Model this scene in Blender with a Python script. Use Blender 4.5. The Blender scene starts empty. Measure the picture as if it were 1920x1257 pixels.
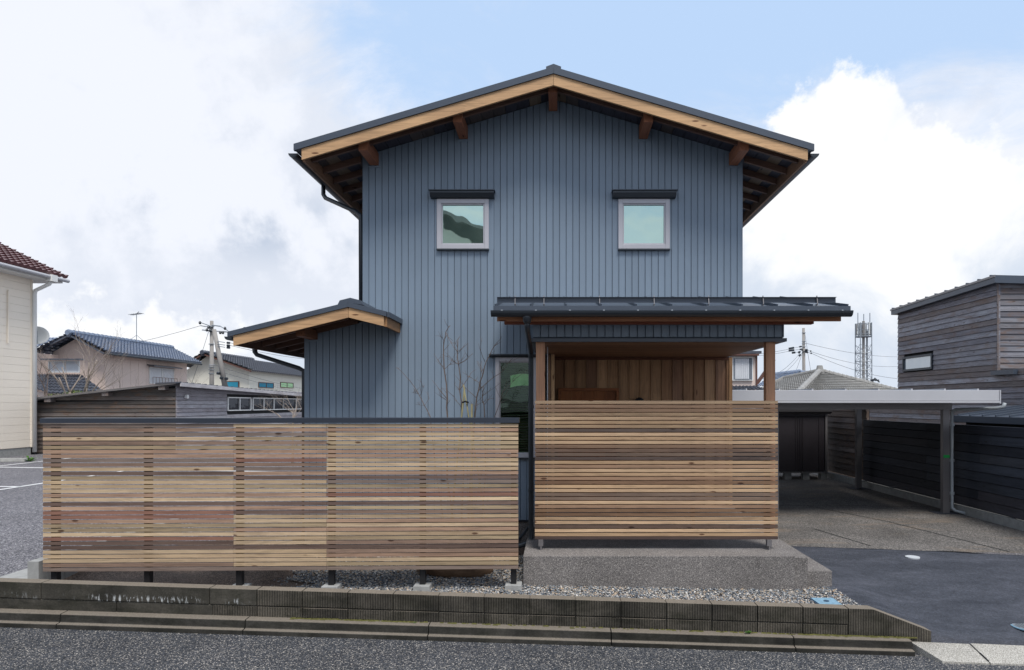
import bpy, math, random
from mathutils import Vector
from mathutils import noise as mnoise
from math import radians as R, sin, cos, pi
random.seed(7)
rnd = random.Random(11)
S = bpy.context.scene
COL = S.collection

# ------------------------------------------------------------------ camera
cd = bpy.data.cameras.new('camera'); cam = bpy.data.objects.new('camera', cd); COL.objects.link(cam)
cam.location = (0, 0, 2.0); cam.rotation_euler = (R(90), 0, 0)
cd.sensor_width = 36; cd.sensor_fit = 'HORIZONTAL'; cd.lens = 24.0
cd.shift_x = -(1045-960)/1920; cd.shift_y = (758-628.5)/1920
cd.clip_start = .05; cd.clip_end = 4000
S.camera = cam
def srgb(r, g, b, k=1.0):
    f = lambda c: (c/255/12.92 if c/255 <= .04045 else ((c/255+.055)/1.055)**2.4)*k
    return (f(r), f(g), f(b), 1)

# ------------------------------------------------------------------ world
SUN_EL, SUN_AZ = R(60), R(154)     # azimuth clockwise from +Y (north): behind the camera, a little to the right
W = bpy.data.worlds.new('World'); S.world = W; W.use_nodes = True
nt = W.node_tree; nt.nodes.clear()
def N(t, **kw):
    n = nt.nodes.new(t)
    for k, v in kw.items(): setattr(n, k, v)
    return n
def L(a, b): nt.links.new(a, b)
def M_(op, a, b=None, c=None, clamp=False):
    n = N('ShaderNodeMath', operation=op); n.use_clamp = clamp
    for i, v in enumerate((a, b, c)):
        if v is None: continue
        if isinstance(v, (int, float)): n.inputs[i].default_value = v
        else: L(v, n.inputs[i])
    return n.outputs[0]
def mixc(f, a, b):
    n = N('ShaderNodeMix', data_type='RGBA')
    for i, v in ((0, f), (6, a), (7, b)):
        if isinstance(v, (int, float)): n.inputs[i].default_value = v
        elif isinstance(v, tuple): n.inputs[i].default_value = v
        else: L(v, n.inputs[i])
    return n.outputs[2]
sky = N('ShaderNodeTexSky', sky_type='NISHITA'); sky.sun_disc = False
sky.sun_elevation = SUN_EL; sky.sun_rotation = SUN_AZ; sky.altitude = 50; sky.air_density = 1.3; sky.dust_density = 2.0; sky.ozone_density = 2.0
tc = N('ShaderNodeTexCoord'); sep = N('ShaderNodeSeparateXYZ'); L(tc.outputs['Generated'], sep.inputs[0])
dx, dy, dz = sep.outputs
az = M_('ARCTAN2', dx, dy); el = M_('ARCSINE', dz)
# cloud texture coordinates: direction projected on a flat cloud deck so clouds get smaller towards the horizon
den = M_('ADD', M_('MAXIMUM', dz, 0.0), .22)
cx_ = M_('DIVIDE', dx, den); cy_ = M_('DIVIDE', dy, den)
cmb = N('ShaderNodeCombineXYZ'); L(cx_, cmb.inputs[0]); L(cy_, cmb.inputs[1])
def noise(vec, scale, detail=6, rough=.55, dist=0.0, off=(0, 0, 0)):
    mp = N('ShaderNodeMapping'); L(vec, mp.inputs[0]); mp.inputs['Location'].default_value = off
    n = N('ShaderNodeTexNoise'); L(mp.outputs[0], n.inputs['Vector']); n.inputs['Scale'].default_value = scale
    n.inputs['Detail'].default_value = detail; n.inputs['Roughness'].default_value = rough; n.inputs['Distortion'].default_value = dist
    return n.outputs[0]
n1 = noise(cmb.outputs[0], .9, 8, .58, .25, (2.3, 1.1, 0))
n2 = noise(tc.outputs['Generated'], 5.5, 9, .6, .2, (0.4, .3, .9))
n3 = noise(tc.outputs['Generated'], 2.4, 6, .5, .0, (3.4, 7.3, 1.9))
n4 = noise(tc.outputs['Generated'], 14, 8, .6, .1, (.4, 3.3, 1.9))
def blob(a0, e0, ra, re):
    u = M_('DIVIDE', M_('SUBTRACT', az, a0), ra); v = M_('DIVIDE', M_('SUBTRACT', el, e0), re)
    d = M_('ADD', M_('MULTIPLY', u, u), M_('MULTIPLY', v, v))
    return M_('EXPONENT', M_('MULTIPLY', d, -1.0))
def ss(x, a, b):
    n = N('ShaderNodeMapRange', interpolation_type='SMOOTHSTEP'); L(x, n.inputs[0]); n.inputs[1].default_value = a; n.inputs[2].default_value = b
    return n.outputs[0]
# thin high veil
veil = M_('ADD', M_('MULTIPLY', n1, .9), M_('MULTIPLY', n2, .25))
veil = M_('ADD', veil, M_('MULTIPLY', blob(-.78, .36, .5, .42), .40))
veil = M_('ADD', veil, M_('MULTIPLY', blob(-.3, .12, .9, .22), .35))
veil = M_('SUBTRACT', veil, M_('MULTIPLY', blob(.30, .56, .42, .17), .40))
veil = M_('ADD', veil, M_('MULTIPLY', blob(.5, .1, .8, .2), .4))
veil = M_('SUBTRACT', veil, M_('MULTIPLY', blob(-.24, .46, .22, .22), .22))
wisp = noise(cmb.outputs[0], 2.6, 10, .68, .9, (7.3, 2.1, 0))
veil = M_('ADD', veil, M_('MULTIPLY', M_('SUBTRACT', wisp, .5), .75))
veil = ss(veil, .36, .80)
# cumulus bank to the right
mr = N('ShaderNodeMapRange'); L(az, mr.inputs[0]); mr.inputs[1].default_value = 0; mr.inputs[2].default_value = 1.25
cr = N('ShaderNodeValToRGB'); L(mr.outputs[0], cr.inputs[0]); ce = cr.color_ramp.elements
tops = [(0, .10), (.12, .24), (.20, .33), (.27, .365), (.34, .405), (.415, .438), (.45, .432), (.48, .375), (.60, .30), (.80, .27), (1.25, .12)]
while len(ce) < len(tops): ce.new(.5)
for i, (a_, h_) in enumerate(tops): ce[i].position = a_/1.25; ce[i].color = (h_, h_, h_, 1)
cum = M_('ADD', .5, M_('MULTIPLY', M_('SUBTRACT', cr.outputs[0], el), 2.6))
cum = M_('ADD', cum, M_('MULTIPLY', M_('SUBTRACT', n4, .5), .42))
cum = M_('ADD', cum, M_('MULTIPLY', M_('SUBTRACT', n2, .5), .22))
cum = M_('ADD', cum, M_('MULTIPLY', M_('SUBTRACT', noise(tc.outputs['Generated'], 34, 6, .6, .1, (.7, .3, .9)), .5), .22))
cum = ss(cum, .46, .545)
WHITE, GREY, BLUE = (.86, .88, .94, 1), (.54, .60, .71, 1), (.50, .67, .93, 1)
skyc = N('ShaderNodeVectorMath', operation='SCALE'); L(sky.outputs[0], skyc.inputs[0]); skyc.inputs['Scale'].default_value = .10
base = mixc(.93, skyc.outputs[0], BLUE)
shade = ss(M_('ADD', M_('ADD', n3, M_('MULTIPLY', M_('SUBTRACT', n2, .5), .8)), M_('MULTIPLY', M_('SUBTRACT', n4, .5), .35)), .46, .64)
shade = M_('MULTIPLY', shade, M_('ADD', .36, M_('ADD', M_('MULTIPLY', blob(-.62, .30, .16, .07), .75), M_('MULTIPLY', blob(-.40, .235, .13, .045), .75))), clamp=True)
cl1 = mixc(shade, WHITE, GREY)
c = mixc(M_('MULTIPLY', veil, .93), base, cl1)
n5 = noise(tc.outputs['Generated'], 4.2, 9, .58, .3, (1.4, 5.3, 2.9))
cumc = mixc(M_('MULTIPLY', ss(M_('ADD', n5, M_('MULTIPLY', M_('SUBTRACT', .30, el), .45)), .50, .70), .85), (.95, .96, .98, 1), (.60, .68, .80, 1))
c = mixc(cum, c, cumc)
bg = N('ShaderNodeBackground'); 
sc10 = N('ShaderNodeVectorMath', operation='SCALE'); L(c, sc10.inputs[0]); sc10.inputs['Scale'].default_value = 10.0
L(sc10.outputs[0], bg.inputs[0]); bg.inputs[1].default_value = .10
out = N('ShaderNodeOutputWorld'); L(bg.outputs[0], out.inputs[0])
# ------------------------------------------------------------------ sun
sd = bpy.data.lights.new('sun', 'SUN'); sd.energy = 3.3; sd.angle = R(22); sd.color = (1, .96, .90)
so = bpy.data.objects.new('sun', sd); COL.objects.link(so)
dv = Vector((sin(SUN_AZ)*cos(SUN_EL), cos(SUN_AZ)*cos(SUN_EL), sin(SUN_EL)))
so.rotation_euler = dv.to_track_quat('Z', 'Y').to_euler(); so.location = (0, -5, 20)
S.view_settings.view_transform = 'Standard'; S.view_settings.look = 'None'; S.view_settings.exposure = 0.12
S.view_settings.gamma = 1.0; S.view_settings.use_curve_mapping = False
S.cycles.max_bounces = 6; S.cycles.diffuse_bounces = 3; S.cycles.glossy_bounces = 3; S.cycles.transparent_max_bounces = 8

# ------------------------------------------------------------------ helpers
def P(x, y, D): return Vector(((x-1045)/1280*D, D, 2+(758-y)/1280*D))
def PX(x, D): return (x-1045)/1280*D
def PZ(y, D): return 2+(758-y)/1280*D
class MB:
    def __init__(s): s.v = []; s.f = []; s.m = []
    def add(s, vs, fs, mi=0):
        b = len(s.v); s.v += [tuple(v) for v in vs]; s.f += [tuple(b+i for i in f) for f in fs]; s.m += [mi]*len(fs); return s
    def box(s, x0, x1, y0, y1, z0, z1, mi=0):
        return s.add([(x0,y0,z0),(x1,y0,z0),(x1,y1,z0),(x0,y1,z0),(x0,y0,z1),(x1,y0,z1),(x1,y1,z1),(x0,y1,z1)],
              [(0,3,2,1),(4,5,6,7),(0,1,5,4),(1,2,6,5),(2,3,7,6),(3,0,4,7)], mi)
    def hexa(s, v, mi=0):   # bottom 4 ccw, top 4 ccw
        return s.add(v, [(0,3,2,1),(4,5,6,7),(0,1,5,4),(1,2,6,5),(2,3,7,6),(3,0,4,7)], mi)
    def prism(s, poly, fa, fb, mi=0):   # poly list of 2d; fa/fb map 2d->3d for the two ends
        n = len(poly); A = [fa(*p) for p in poly]; B = [fb(*p) for p in poly]
        return s.add(A+B, [tuple(range(n))[::-1], tuple(range(n, 2*n))] + [(i, (i+1) % n, n+(i+1) % n, n+i) for i in range(n)], mi)
    def pry(s, poly, y0, y1, mi=0): return s.prism(poly, lambda a, b: (a, y0, b), lambda a, b: (a, y1, b), mi)
    def prx(s, poly, x0, x1, mi=0): return s.prism(poly, lambda a, b: (x0, a, b), lambda a, b: (x1, a, b), mi)
    def prz(s, poly, z0, z1, mi=0): return s.prism(poly, lambda a, b: (a, b, z0), lambda a, b: (a, b, z1), mi)
    def tube(s, pts, rad, n=8, cap=True, mi=0):
        pts = [Vector(p) for p in pts]; k = len(pts)
        if not hasattr(rad, '__len__'): rad = [rad]*k
        vs = []; prev = None
        for i, p in enumerate(pts):
            if i == 0: t = pts[1]-p
            elif i == k-1: t = p-pts[i-1]
            else: t = (pts[i+1]-p).normalized()+(p-pts[i-1]).normalized()
            t = t.normalized() if t.length > 1e-9 else Vector((0, 0, 1))
            if prev is None:
                a = t.cross(Vector((0, 1, .13))); a = a.normalized() if a.length > .05 else t.cross(Vector((1, 0, 0))).normalized()
            else:
                a = (prev-t*prev.dot(t)).normalized()
            prev = a; b = t.cross(a)
            for j in range(n):
                w = 2*pi*j/n; vs.append(p+(a*cos(w)+b*sin(w))*rad[i])
        fs = [(i*n+j, i*n+(j+1) % n, (i+1)*n+(j+1) % n, (i+1)*n+j) for i in range(k-1) for j in range(n)]
        if cap: fs += [tuple(range(n))[::-1], tuple(range((k-1)*n, k*n))]
        return s.add(vs, fs, mi)
    def bar(s, a, b, w, h=None, up=(0, 0, 1), mi=0):   # rectangular bar from a to b
        a = Vector(a); b = Vector(b); h = h or w; t = (b-a).normalized(); u = Vector(up); sd_ = t.cross(u)
        if sd_.length < .01: sd_ = t.cross(Vector((0, 1, 0)))
        sd_.normalize(); u = sd_.cross(t).normalized(); x = sd_*w/2; y = u*h/2
        return s.hexa([a-x-y, a+x-y, b+x-y, b-x-y, a-x+y, a+x+y, b+x+y, b-x+y], mi)
    def build(s, name, mat, parent=None, smooth=False, color=None, bevel=0, **props):
        lo = [min(v[i] for v in s.v) for i in range(3)]; hi = [max(v[i] for v in s.v) for i in range(3)]
        c = Vector(((lo[0]+hi[0])/2, (lo[1]+hi[1])/2, lo[2]))
        me = bpy.data.meshes.new(name); me.from_pydata([(v[0]-c.x, v[1]-c.y, v[2]-c.z) for v in s.v], [], s.f)
        for m in (mat if isinstance(mat, (list, tuple)) else [mat]): me.materials.append(m)
        if any(s.m): me.polygons.foreach_set('material_index', s.m)
        if smooth: me.polygons.foreach_set('use_smooth', [True]*len(s.f))
        me.validate(); me.update()
        import bmesh
        if len(s.f) < 60000:
            bm = bmesh.new(); bm.from_mesh(me); bmesh.ops.recalc_face_normals(bm, faces=bm.faces); bm.to_mesh(me); bm.free()
        o = bpy.data.objects.new(name, me); COL.objects.link(o)
        if parent:
            o.parent = parent; wp = world_loc(parent); o.location = c-wp
        else: o.location = c
        if color: o.color = color
        if bevel:
            b = o.modifiers.new('bevel', 'BEVEL'); b.width = bevel; b.segments = 2; b.limit_method = 'ANGLE'
        for k, v in props.items(): o[k] = v
        return o
def world_loc(o):
    p = Vector((0, 0, 0))
    while o: p += o.location; o = o.parent
    return p
def thing(name, label, cat, loc, group=None):
    o = bpy.data.objects.new(name, None); COL.objects.link(o); o.location = loc; o.empty_display_size = .3
    o['label'] = label; o['category'] = cat
    if group: o['group'] = group
    return o
_unit = {}
def boxo(name, x0, x1, y0, y1, z0, z1, mat, parent, color=None):   # box part sharing one unit mesh per material
    k = mat.name
    if k not in _unit:
        me = bpy.data.meshes.new('unit_box'); me.from_pydata([(-.5,-.5,-.5),(.5,-.5,-.5),(.5,.5,-.5),(-.5,.5,-.5),(-.5,-.5,.5),(.5,-.5,.5),(.5,.5,.5),(-.5,.5,.5)], [],
              [(0,3,2,1),(4,5,6,7),(0,1,5,4),(1,2,6,5),(2,3,7,6),(3,0,4,7)]); me.materials.append(mat); _unit[k] = me
    o = bpy.data.objects.new(name, _unit[k]); COL.objects.link(o)
    o.scale = (x1-x0, y1-y0, z1-z0); c = Vector(((x0+x1)/2, (y0+y1)/2, (z0+z1)/2))
    if parent: o.parent = parent; o.location = c-world_loc(parent)
    else: o.location = c
    if color: o.color = color
    return o
B = MB

# ------------------------------------------------------------------ materials
def newmat(name):
    global nt
    m = bpy.data.materials.new(name); m.use_nodes = True; nt = m.node_tree; nt.nodes.clear()
    return m
def finish(col, rough, bump=None, bstr=.3, bdist=.01, metallic=0.0, spec=.4):
    p = N('ShaderNodeBsdfPrincipled')
    for k, v in (('Base Color', col), ('Roughness', rough), ('Metallic', metallic), ('Specular IOR Level', spec)):
        if isinstance(v, (int, float)): p.inputs[k].default_value = v
        elif isinstance(v, tuple): p.inputs[k].default_value = v
        else: L(v, p.inputs[k])
    if bump is not None:
        b = N('ShaderNodeBump'); b.inputs['Strength'].default_value = bstr; b.inputs['Distance'].default_value = bdist
        L(bump, b.inputs['Height']); L(b.outputs[0], p.inputs['Normal'])
    o = N('ShaderNodeOutputMaterial'); L(p.outputs[0], o.inputs[0]); return p
def pos(scale=(1, 1, 1), rnd_off=False):
    g = N('ShaderNodeNewGeometry'); v = g.outputs['Position']
    if rnd_off:
        oi = N('ShaderNodeObjectInfo'); s_ = N('ShaderNodeVectorMath', operation='SCALE'); s_.inputs[0].default_value = (37, 23, 51); L(oi.outputs['Random'], s_.inputs['Scale'])
        a = N('ShaderNodeVectorMath', operation='ADD'); L(v, a.inputs[0]); L(s_.outputs[0], a.inputs[1]); v = a.outputs[0]
    mp = N('ShaderNodeMapping'); L(v, mp.inputs[0]); mp.inputs['Scale'].default_value = scale
    return mp.outputs[0]
def ramp(f, stops):
    r = N('ShaderNodeValToRGB'); L(f, r.inputs[0]); e = r.color_ramp.elements
    while len(e) < len(stops): e.new(.5)
    for i, (p_, c_) in enumerate(stops): e[i].position = p_; e[i].color = c_ if len(c_) == 4 else (*c_, 1)
    return r.outputs[0]
def mulc(a, b, f=1.0):
    n = N('ShaderNodeMix', data_type='RGBA', blend_type='MULTIPLY'); n.inputs[0].default_value = f
    for i, v in ((6, a), (7, b)):
        if isinstance(v, tuple): n.inputs[i].default_value = v
        else: L(v, n.inputs[i])
    return n.outputs[2]
def g3(v): return (v, v, v, 1)
def paint(name, col, rough=.45, var=.10, scale=3, metallic=0, bump=0, spec=.4, objcol=False):
    m = newmat(name); v = pos((1, 1, 1), objcol)
    n = noise(v, scale, 5, .6); c_ = ramp(n, [(.3, g3(1-var)), (.7, g3(1+var*.6))])
    base_ = col
    if name.startswith('slate_blue'):
        oi = N('ShaderNodeObjectInfo'); base_ = mulc(col, ramp(oi.outputs['Random'], [(0, g3(.955)), (1, g3(1.04))])); stn = noise(pos((3, 3, .35)), 1.6, 6, .6); base_ = mulc(base_, ramp(stn, [(.3, g3(.955)), (.7, g3(1.03))]))
    if objcol: oi = N('ShaderNodeObjectInfo'); base_ = oi.outputs['Color']
    nb = noise(v, 120, 3, .6)
    finish(mulc(base_, c_), rough, nb if bump else None, bump, .004, metallic, spec); return m
def wood(name, axis, col=None, grain=1.0, rough=.62, knots=True, wear=0.0, kn=2.2):
    """lumber: grain streaks along axis; colour from the object colour unless col given"""
    m = newmat(name)
    lo_, hi_ = .9, 34.0
    sc = [hi_]*3; sc['xyz'.index(axis)] = lo_
    v = pos(tuple(sc), True)
    a = noise(v, 1.0, 5, .62, .5); b = noise(v, 3.2, 4, .6, .2)
    sc2 = [9.0]*3; sc2['xyz'.index(axis)] = .8
    w = noise(pos(tuple(sc2), True), 1.0, 3, .5, 1.4)
    wv = M_('SINE', M_('MULTIPLY', w, 46.0))
    g = M_('ADD', M_('ADD', M_('MULTIPLY', a, .62), M_('MULTIPLY', b, .28)), M_('MULTIPLY', wv, .055))
    c_ = ramp(g, [(.25, g3(1-.50*grain)), (.47, g3(.98)), (.72, g3(1+.22*grain))])
    if col: base_ = col
    else: oi = N('ShaderNodeObjectInfo'); base_ = oi.outputs['Color']
    c_ = mulc(base_, c_)
    # slow tint change along a board
    sl = noise(pos((1.1, 1.1, 1.1), True), 1.0, 2, .5); c_ = mulc(c_, ramp(sl, [(.3, (.84, .80, .78, 1)), (.7, (1.10, 1.08, 1.04, 1))]))
    if knots:
        sk = [9.0]*3; sk['xyz'.index(axis)] = kn
        vo = N('ShaderNodeTexVoronoi'); L(pos(tuple(sk), True), vo.inputs['Vector']); vo.inputs['Scale'].default_value = 1.0
        sk_ = N('ShaderNodeSeparateColor'); L(vo.outputs['Color'], sk_.inputs[0]); k_ = ss(M_('ADD', vo.outputs['Distance'], M_('MULTIPLY', ss(sk_.outputs[0], .5, .3), .3)), .07, .14); c_ = mulc(c_, ramp(k_, [(0, (.28, .20, .17, 1)), (1, g3(1))]))
    if wear:
        wn = noise(pos((.8, .8, 2.5), True), 2.2, 6, .62, .4); c_ = mixc(M_('MULTIPLY', ss(wn, .48, .66), wear), c_, srgb(120, 92, 72, .75))
    finish(c_, rough, g, .35, .003, 0, .3); return m
def aggregate(name, cols, scale=75, bumpd=.006, dirt=.25, dirtscale=.9, rough=.85, tint=None):
    m = newmat(name); v = pos()
    vo = N('ShaderNodeTexVoronoi'); L(v, vo.inputs['Vector']); vo.inputs['Scale'].default_value = scale
    sp = N('ShaderNodeSeparateColor'); L(vo.outputs['Color'], sp.inputs[0])
    c_ = ramp(sp.outputs[0], cols)
    edge = ss(vo.outputs['Distance'], .25, .75); c_ = mulc(c_, ramp(edge, [(0, g3(1.08)), (1, g3(.5))]))
    d = noise(v, dirtscale, 7, .62, .2); c_ = mulc(c_, ramp(d, [(.3, g3(1-dirt)), (.7, g3(1+dirt*.5))]))
    if tint:
        d2 = noise(pos((.7, 1.6, 1)), 1.1, 5, .6, .5, (3, 1, 0)); c_ = mixc(M_('MULTIPLY', ss(d2, .52, .68), tint[1]), c_, tint[0])
    h = M_('MULTIPLY', vo.outputs['Distance'], -1.0)
    finish(c_, rough, h, .7, bumpd, 0, .3); return m

M = {}
M['siding'] = paint('slate_blue_siding', srgb(120, 135, 151), .42, .05, 1.2, 0, .05, .5)
M['siding_gap'] = paint('siding_joint', srgb(102, 116, 131), .6, .05)
M['roofmetal'] = paint('dark_roof_metal', srgb(66, 74, 86), .38, .08, 2, .0, 0, .5)
M['gutter'] = paint('dark_gutter', srgb(40, 46, 53), .35, .08, 2, .0, 0, .5)
M['cap'] = paint('fence_cap_metal', srgb(42, 48, 59), .4, .06, 2, .0, 0, .5)
M['frame'] = paint('window_frame_grey', srgb(182, 181, 187), .4, .04, 2, 0)
M['hood'] = paint('window_hood', srgb(52, 58, 66), .4, .05, 2)
M['slat'] = wood('slat_wood', 'x', None, .8, .6, True, 0, 3.0)
M['wood_x'] = wood('timber_x', 'x', None, .7)
M['wood_y'] = wood('timber_y', 'y', None, .7)
M['wood_z'] = wood('timber_z', 'z', None, .8)
M['plank_y'] = wood('weathered_plank_y', 'y', None, 1.15, .7, True, .45, 2.4)
M['plank_x'] = wood('weathered_plank_x', 'x', None, 1.0, .7, True, .55, 2.4)
M['char_y'] = wood('charred_plank_y', 'y', None, 1.0, .6, True, 0, 2.0)
M['grey_y'] = wood('silver_plank_y', 'y', None, .9, .7, True, .1, 1.2)
M['black'] = paint('black_steel', srgb(28, 28, 30), .5, .1)
M['concrete'] = paint('light_concrete', srgb(150, 150, 148), .85, .2, 9, 0, .5)
M['frost'] = paint('white_lid', srgb(190, 194, 198), .5, .06)
M['cream'] = paint('cream_siding', srgb(242, 231, 215), .6, .04, .6, 0, .1)
M['pink'] = paint('pinkish_beige_siding', srgb(212, 194, 184), .7, .05, .6)
M['white'] = paint('white_paint', srgb(222, 222, 220), .5, .04)
M['offwhite'] = paint('offwhite_siding', srgb(224, 221, 208), .6, .04)
M['alu'] = paint('bronze_aluminium', srgb(120, 117, 118), .35, .05, 2, .4)
M['alulight'] = paint('light_aluminium', srgb(182, 182, 186), .4, .04, 2, .1)
M['pipe_grey'] = paint('grey_pipe', srgb(150, 156, 160), .4, .06)
M['darkshed'] = paint('shed_panel', srgb(52, 48, 52), .4, .10, 2, .2)
M['galv'] = paint('galvanised_steel', srgb(150, 156, 162), .45, .2, 6, .5)
M['pole'] = paint('pole_concrete', srgb(142, 138, 134), .85, .12, 3, 0, .3)
M['bark'] = paint('bark', srgb(112, 98, 90), .85, .3, 14, 0, .5)
M['bark_pale'] = paint('pale_bark', srgb(140, 128, 118), .85, .3, 14, 0, .5)
M['bamboo'] = paint('stake_wood', srgb(128, 122, 90), .6, .2, 12)
M['wire'] = paint('wire', srgb(70, 72, 78), .5, .05)
M['leaf'] = paint('leaves', srgb(104, 116, 52), .6, .4, 12)
M['weed'] = paint('weed_leaf', srgb(72, 110, 40), .6, .3, 30)
M['moss'] = paint('moss', srgb(84, 82, 42), .95, .4, 40, 0, .8)
M['linepaint'] = paint('line_paint', srgb(212, 212, 212), .7, .12, 14, 0, .3)
M['bluelid'] = paint('blue_lid', srgb(122, 156, 176), .5, .2, 24)
M['bluerim'] = paint('blue_rim', srgb(48, 70, 92), .5, .1)
M['rock'] = paint('brown_rock', srgb(112, 88, 68), .9, .4, 9, 0, .9)
M['curtain'] = paint('white_curtain', srgb(200, 202, 206), .8, .08, 4)
M['bluecurtain'] = paint('blue_curtain', srgb(48, 140, 168), .8, .15, 5)
M['green_refl_curtain'] = paint('green_reflection_curtain', srgb(190, 235, 180), .7, .15, 5)  # pale green for the painted window reflection and for a far curtain
M['green'] = paint('green_tape', srgb(30, 150, 70), .5, .05)
M['roofblue'] = paint('blue_grey_tile', srgb(112, 124, 144), .25, .3, 6, 0, .1, .9)
M['roofdark'] = paint('dark_tile', srgb(72, 76, 86), .35, .3, 3, 0, .1, .6)
M['roofgrey'] = paint('grey_tile', srgb(142, 140, 136), .5, .25, 3, 0, .1, .5)
M['roofmaroon'] = paint('maroon_tile', srgb(92, 52, 54), .3, .25, 4, 0, .1, .6)
M['inside'] = paint('dark_interior', srgb(22, 24, 26), .9, .1)
M['brown_trim'] = paint('brown_trim', srgb(96, 66, 58), .6, .1)
M['dish'] = paint('dish_white', srgb(200, 202, 200), .5, .05)
M['road'] = aggregate('road_asphalt', [(0, srgb(36, 39, 44)), (.45, srgb(66, 69, 76)), (.74, srgb(90, 92, 97)), (.90, srgb(132, 128, 124)), (1, srgb(206, 198, 188))], 112, .006, .34, .7)
M['lot'] = aggregate('parking_asphalt', [(0, srgb(66, 66, 72)), (.5, srgb(112, 110, 116)), (.85, srgb(142, 140, 144)), (1, srgb(190, 188, 190))], 60, .005, .2, .6)
M['drive'] = aggregate('driveway_concrete', [(0, srgb(74, 72, 71)), (.5, srgb(110, 106, 103)), (.85, srgb(134, 129, 124)), (1, srgb(168, 162, 156))], 80, .004, .4, .8, .85, (srgb(130, 114, 98), .42))
M['terrace'] = aggregate('washed_aggregate', [(0, srgb(100, 97, 96)), (.5, srgb(128, 123, 121)), (.85, srgb(150, 144, 140)), (1, srgb(190, 184, 178))], 170, .002, .26, 1.6)
M['apron'] = aggregate('apron_concrete', [(0, srgb(150, 146, 138)), (.6, srgb(182, 178, 170)), (1, srgb(206, 202, 194))], 160, .002, .2, 2)
M['soil'] = aggregate('soil', [(0, srgb(76, 62, 52)), (.6, srgb(112, 94, 82)), (1, srgb(140, 122, 108))], 90, .01, .35, 2.5)
# fresh asphalt
m = newmat('fresh_asphalt'); v = pos()
vo = N('ShaderNodeTexVoronoi'); L(v, vo.inputs['Vector']); vo.inputs['Scale'].default_value = 110
n_ = noise(pos((.8, 2.2, 1)), 1.6, 8, .68, .4); f_ = noise(v, 60, 6, .75)
c_ = ramp(n_, [(.28, srgb(44, 47, 56)), (.5, srgb(64, 67, 76)), (.75, srgb(86, 88, 98))])
c_ = mulc(c_, ramp(f_, [(.3, g3(.5)), (.7, g3(1.45))]))
c_ = mulc(c_, ramp(noise(v, 22, 6, .8), [(.35, g3(.7)), (.65, g3(1.25))]))
sc_ = noise(pos((1.4, 14, 1)), 1.3, 4, .6, .6, (1, 4, 0)); c_ = mixc(M_('MULTIPLY', ss(sc_, .70, .78), .22), c_, srgb(140, 132, 124))
finish(c_, .62, M_('ADD', M_('MULTIPLY', f_, 1.0), M_('MULTIPLY', vo.outputs['Distance'], -.5)), 1.0, .012, 0, .4); M['fresh'] = m
# concrete blocks, weathered
def blockmat(name, ribs, light, dark, splash):
    global nt
    m = newmat(name); v = pos(); g = N('ShaderNodeNewGeometry'); sp = N('ShaderNodeSeparateXYZ'); L(g.outputs['Position'], sp.inputs[0])
    a = noise(v, 2.2, 8, .65, .3); b = noise(v, 60, 4, .7)
    c_ = ramp(a, [(.25, dark), (.55, light), (.8, tuple(list(x*1.25 for x in light[:3])+[1]))])
    c_ = mulc(c_, ramp(b, [(.3, g3(.72)), (.7, g3(1.25))]))
    st = noise(pos((14, 14, 1.2)), 1.0, 5, .6); c_ = mulc(c_, ramp(st, [(.3, g3(.80)), (.65, g3(1.1))]))
    oi = N('ShaderNodeObjectInfo'); c_ = mulc(c_, ramp(oi.outputs['Random'], [(0, g3(.80)), (1, g3(1.12))]))
    dm = noise(pos((1.7, 1.7, 4)), 1.6, 6, .65, .6, (2, 8, 1)); c_ = mulc(c_, ramp(dm, [(.38, (.58, .60, .55, 1)), (.58, g3(1.05))]))
    nz = N('ShaderNodeSeparateXYZ'); L(g.outputs['Normal'], nz.inputs[0])
    # paler colour blended onto upward-facing surfaces
    up = ss(nz.outputs[2], .4, .9); c_ = mixc(M_('MULTIPLY', up, .62), c_, mulc(srgb(138, 128, 116), ramp(b, [(.3, g3(.75)), (.7, g3(1.2))])))
    if splash:
        q = noise(pos((40, 5, 12)), 1.0, 5, .65, .3); lv = M_('ADD', sp.outputs[2], M_('MULTIPLY', sp.outputs[0], .0318))
        band = M_('MULTIPLY', ss(lv, -.075, -.05), M_('SUBTRACT', 1.0, ss(lv, -.03, .02)))
        rg = noise(pos((1.3, 1, 1)), 1.4, 3, .6, 0, (5, 0, 0))
        c_ = mixc(M_('MULTIPLY', M_('MULTIPLY', band, ss(q, .53, .62)), ss(rg, .45, .55)), c_, srgb(176, 178, 178))
    h = M_('MULTIPLY', b, .5)
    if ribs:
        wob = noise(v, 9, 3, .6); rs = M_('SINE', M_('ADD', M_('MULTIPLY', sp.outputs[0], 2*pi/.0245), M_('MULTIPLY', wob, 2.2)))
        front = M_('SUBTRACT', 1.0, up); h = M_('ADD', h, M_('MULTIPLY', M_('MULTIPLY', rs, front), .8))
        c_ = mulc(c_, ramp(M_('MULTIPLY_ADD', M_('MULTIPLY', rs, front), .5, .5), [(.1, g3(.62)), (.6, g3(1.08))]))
    finish(c_, .9, h, .9, .006, 0, .25); return m
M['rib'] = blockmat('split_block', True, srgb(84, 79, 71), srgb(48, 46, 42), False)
M['smooth'] = blockmat('smooth_block', False, srgb(68, 65, 59), srgb(37, 36, 33), True)
M['kerbm'] = blockmat('kerb_concrete', False, srgb(58, 56, 52), srgb(33, 32, 31), False)
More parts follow.
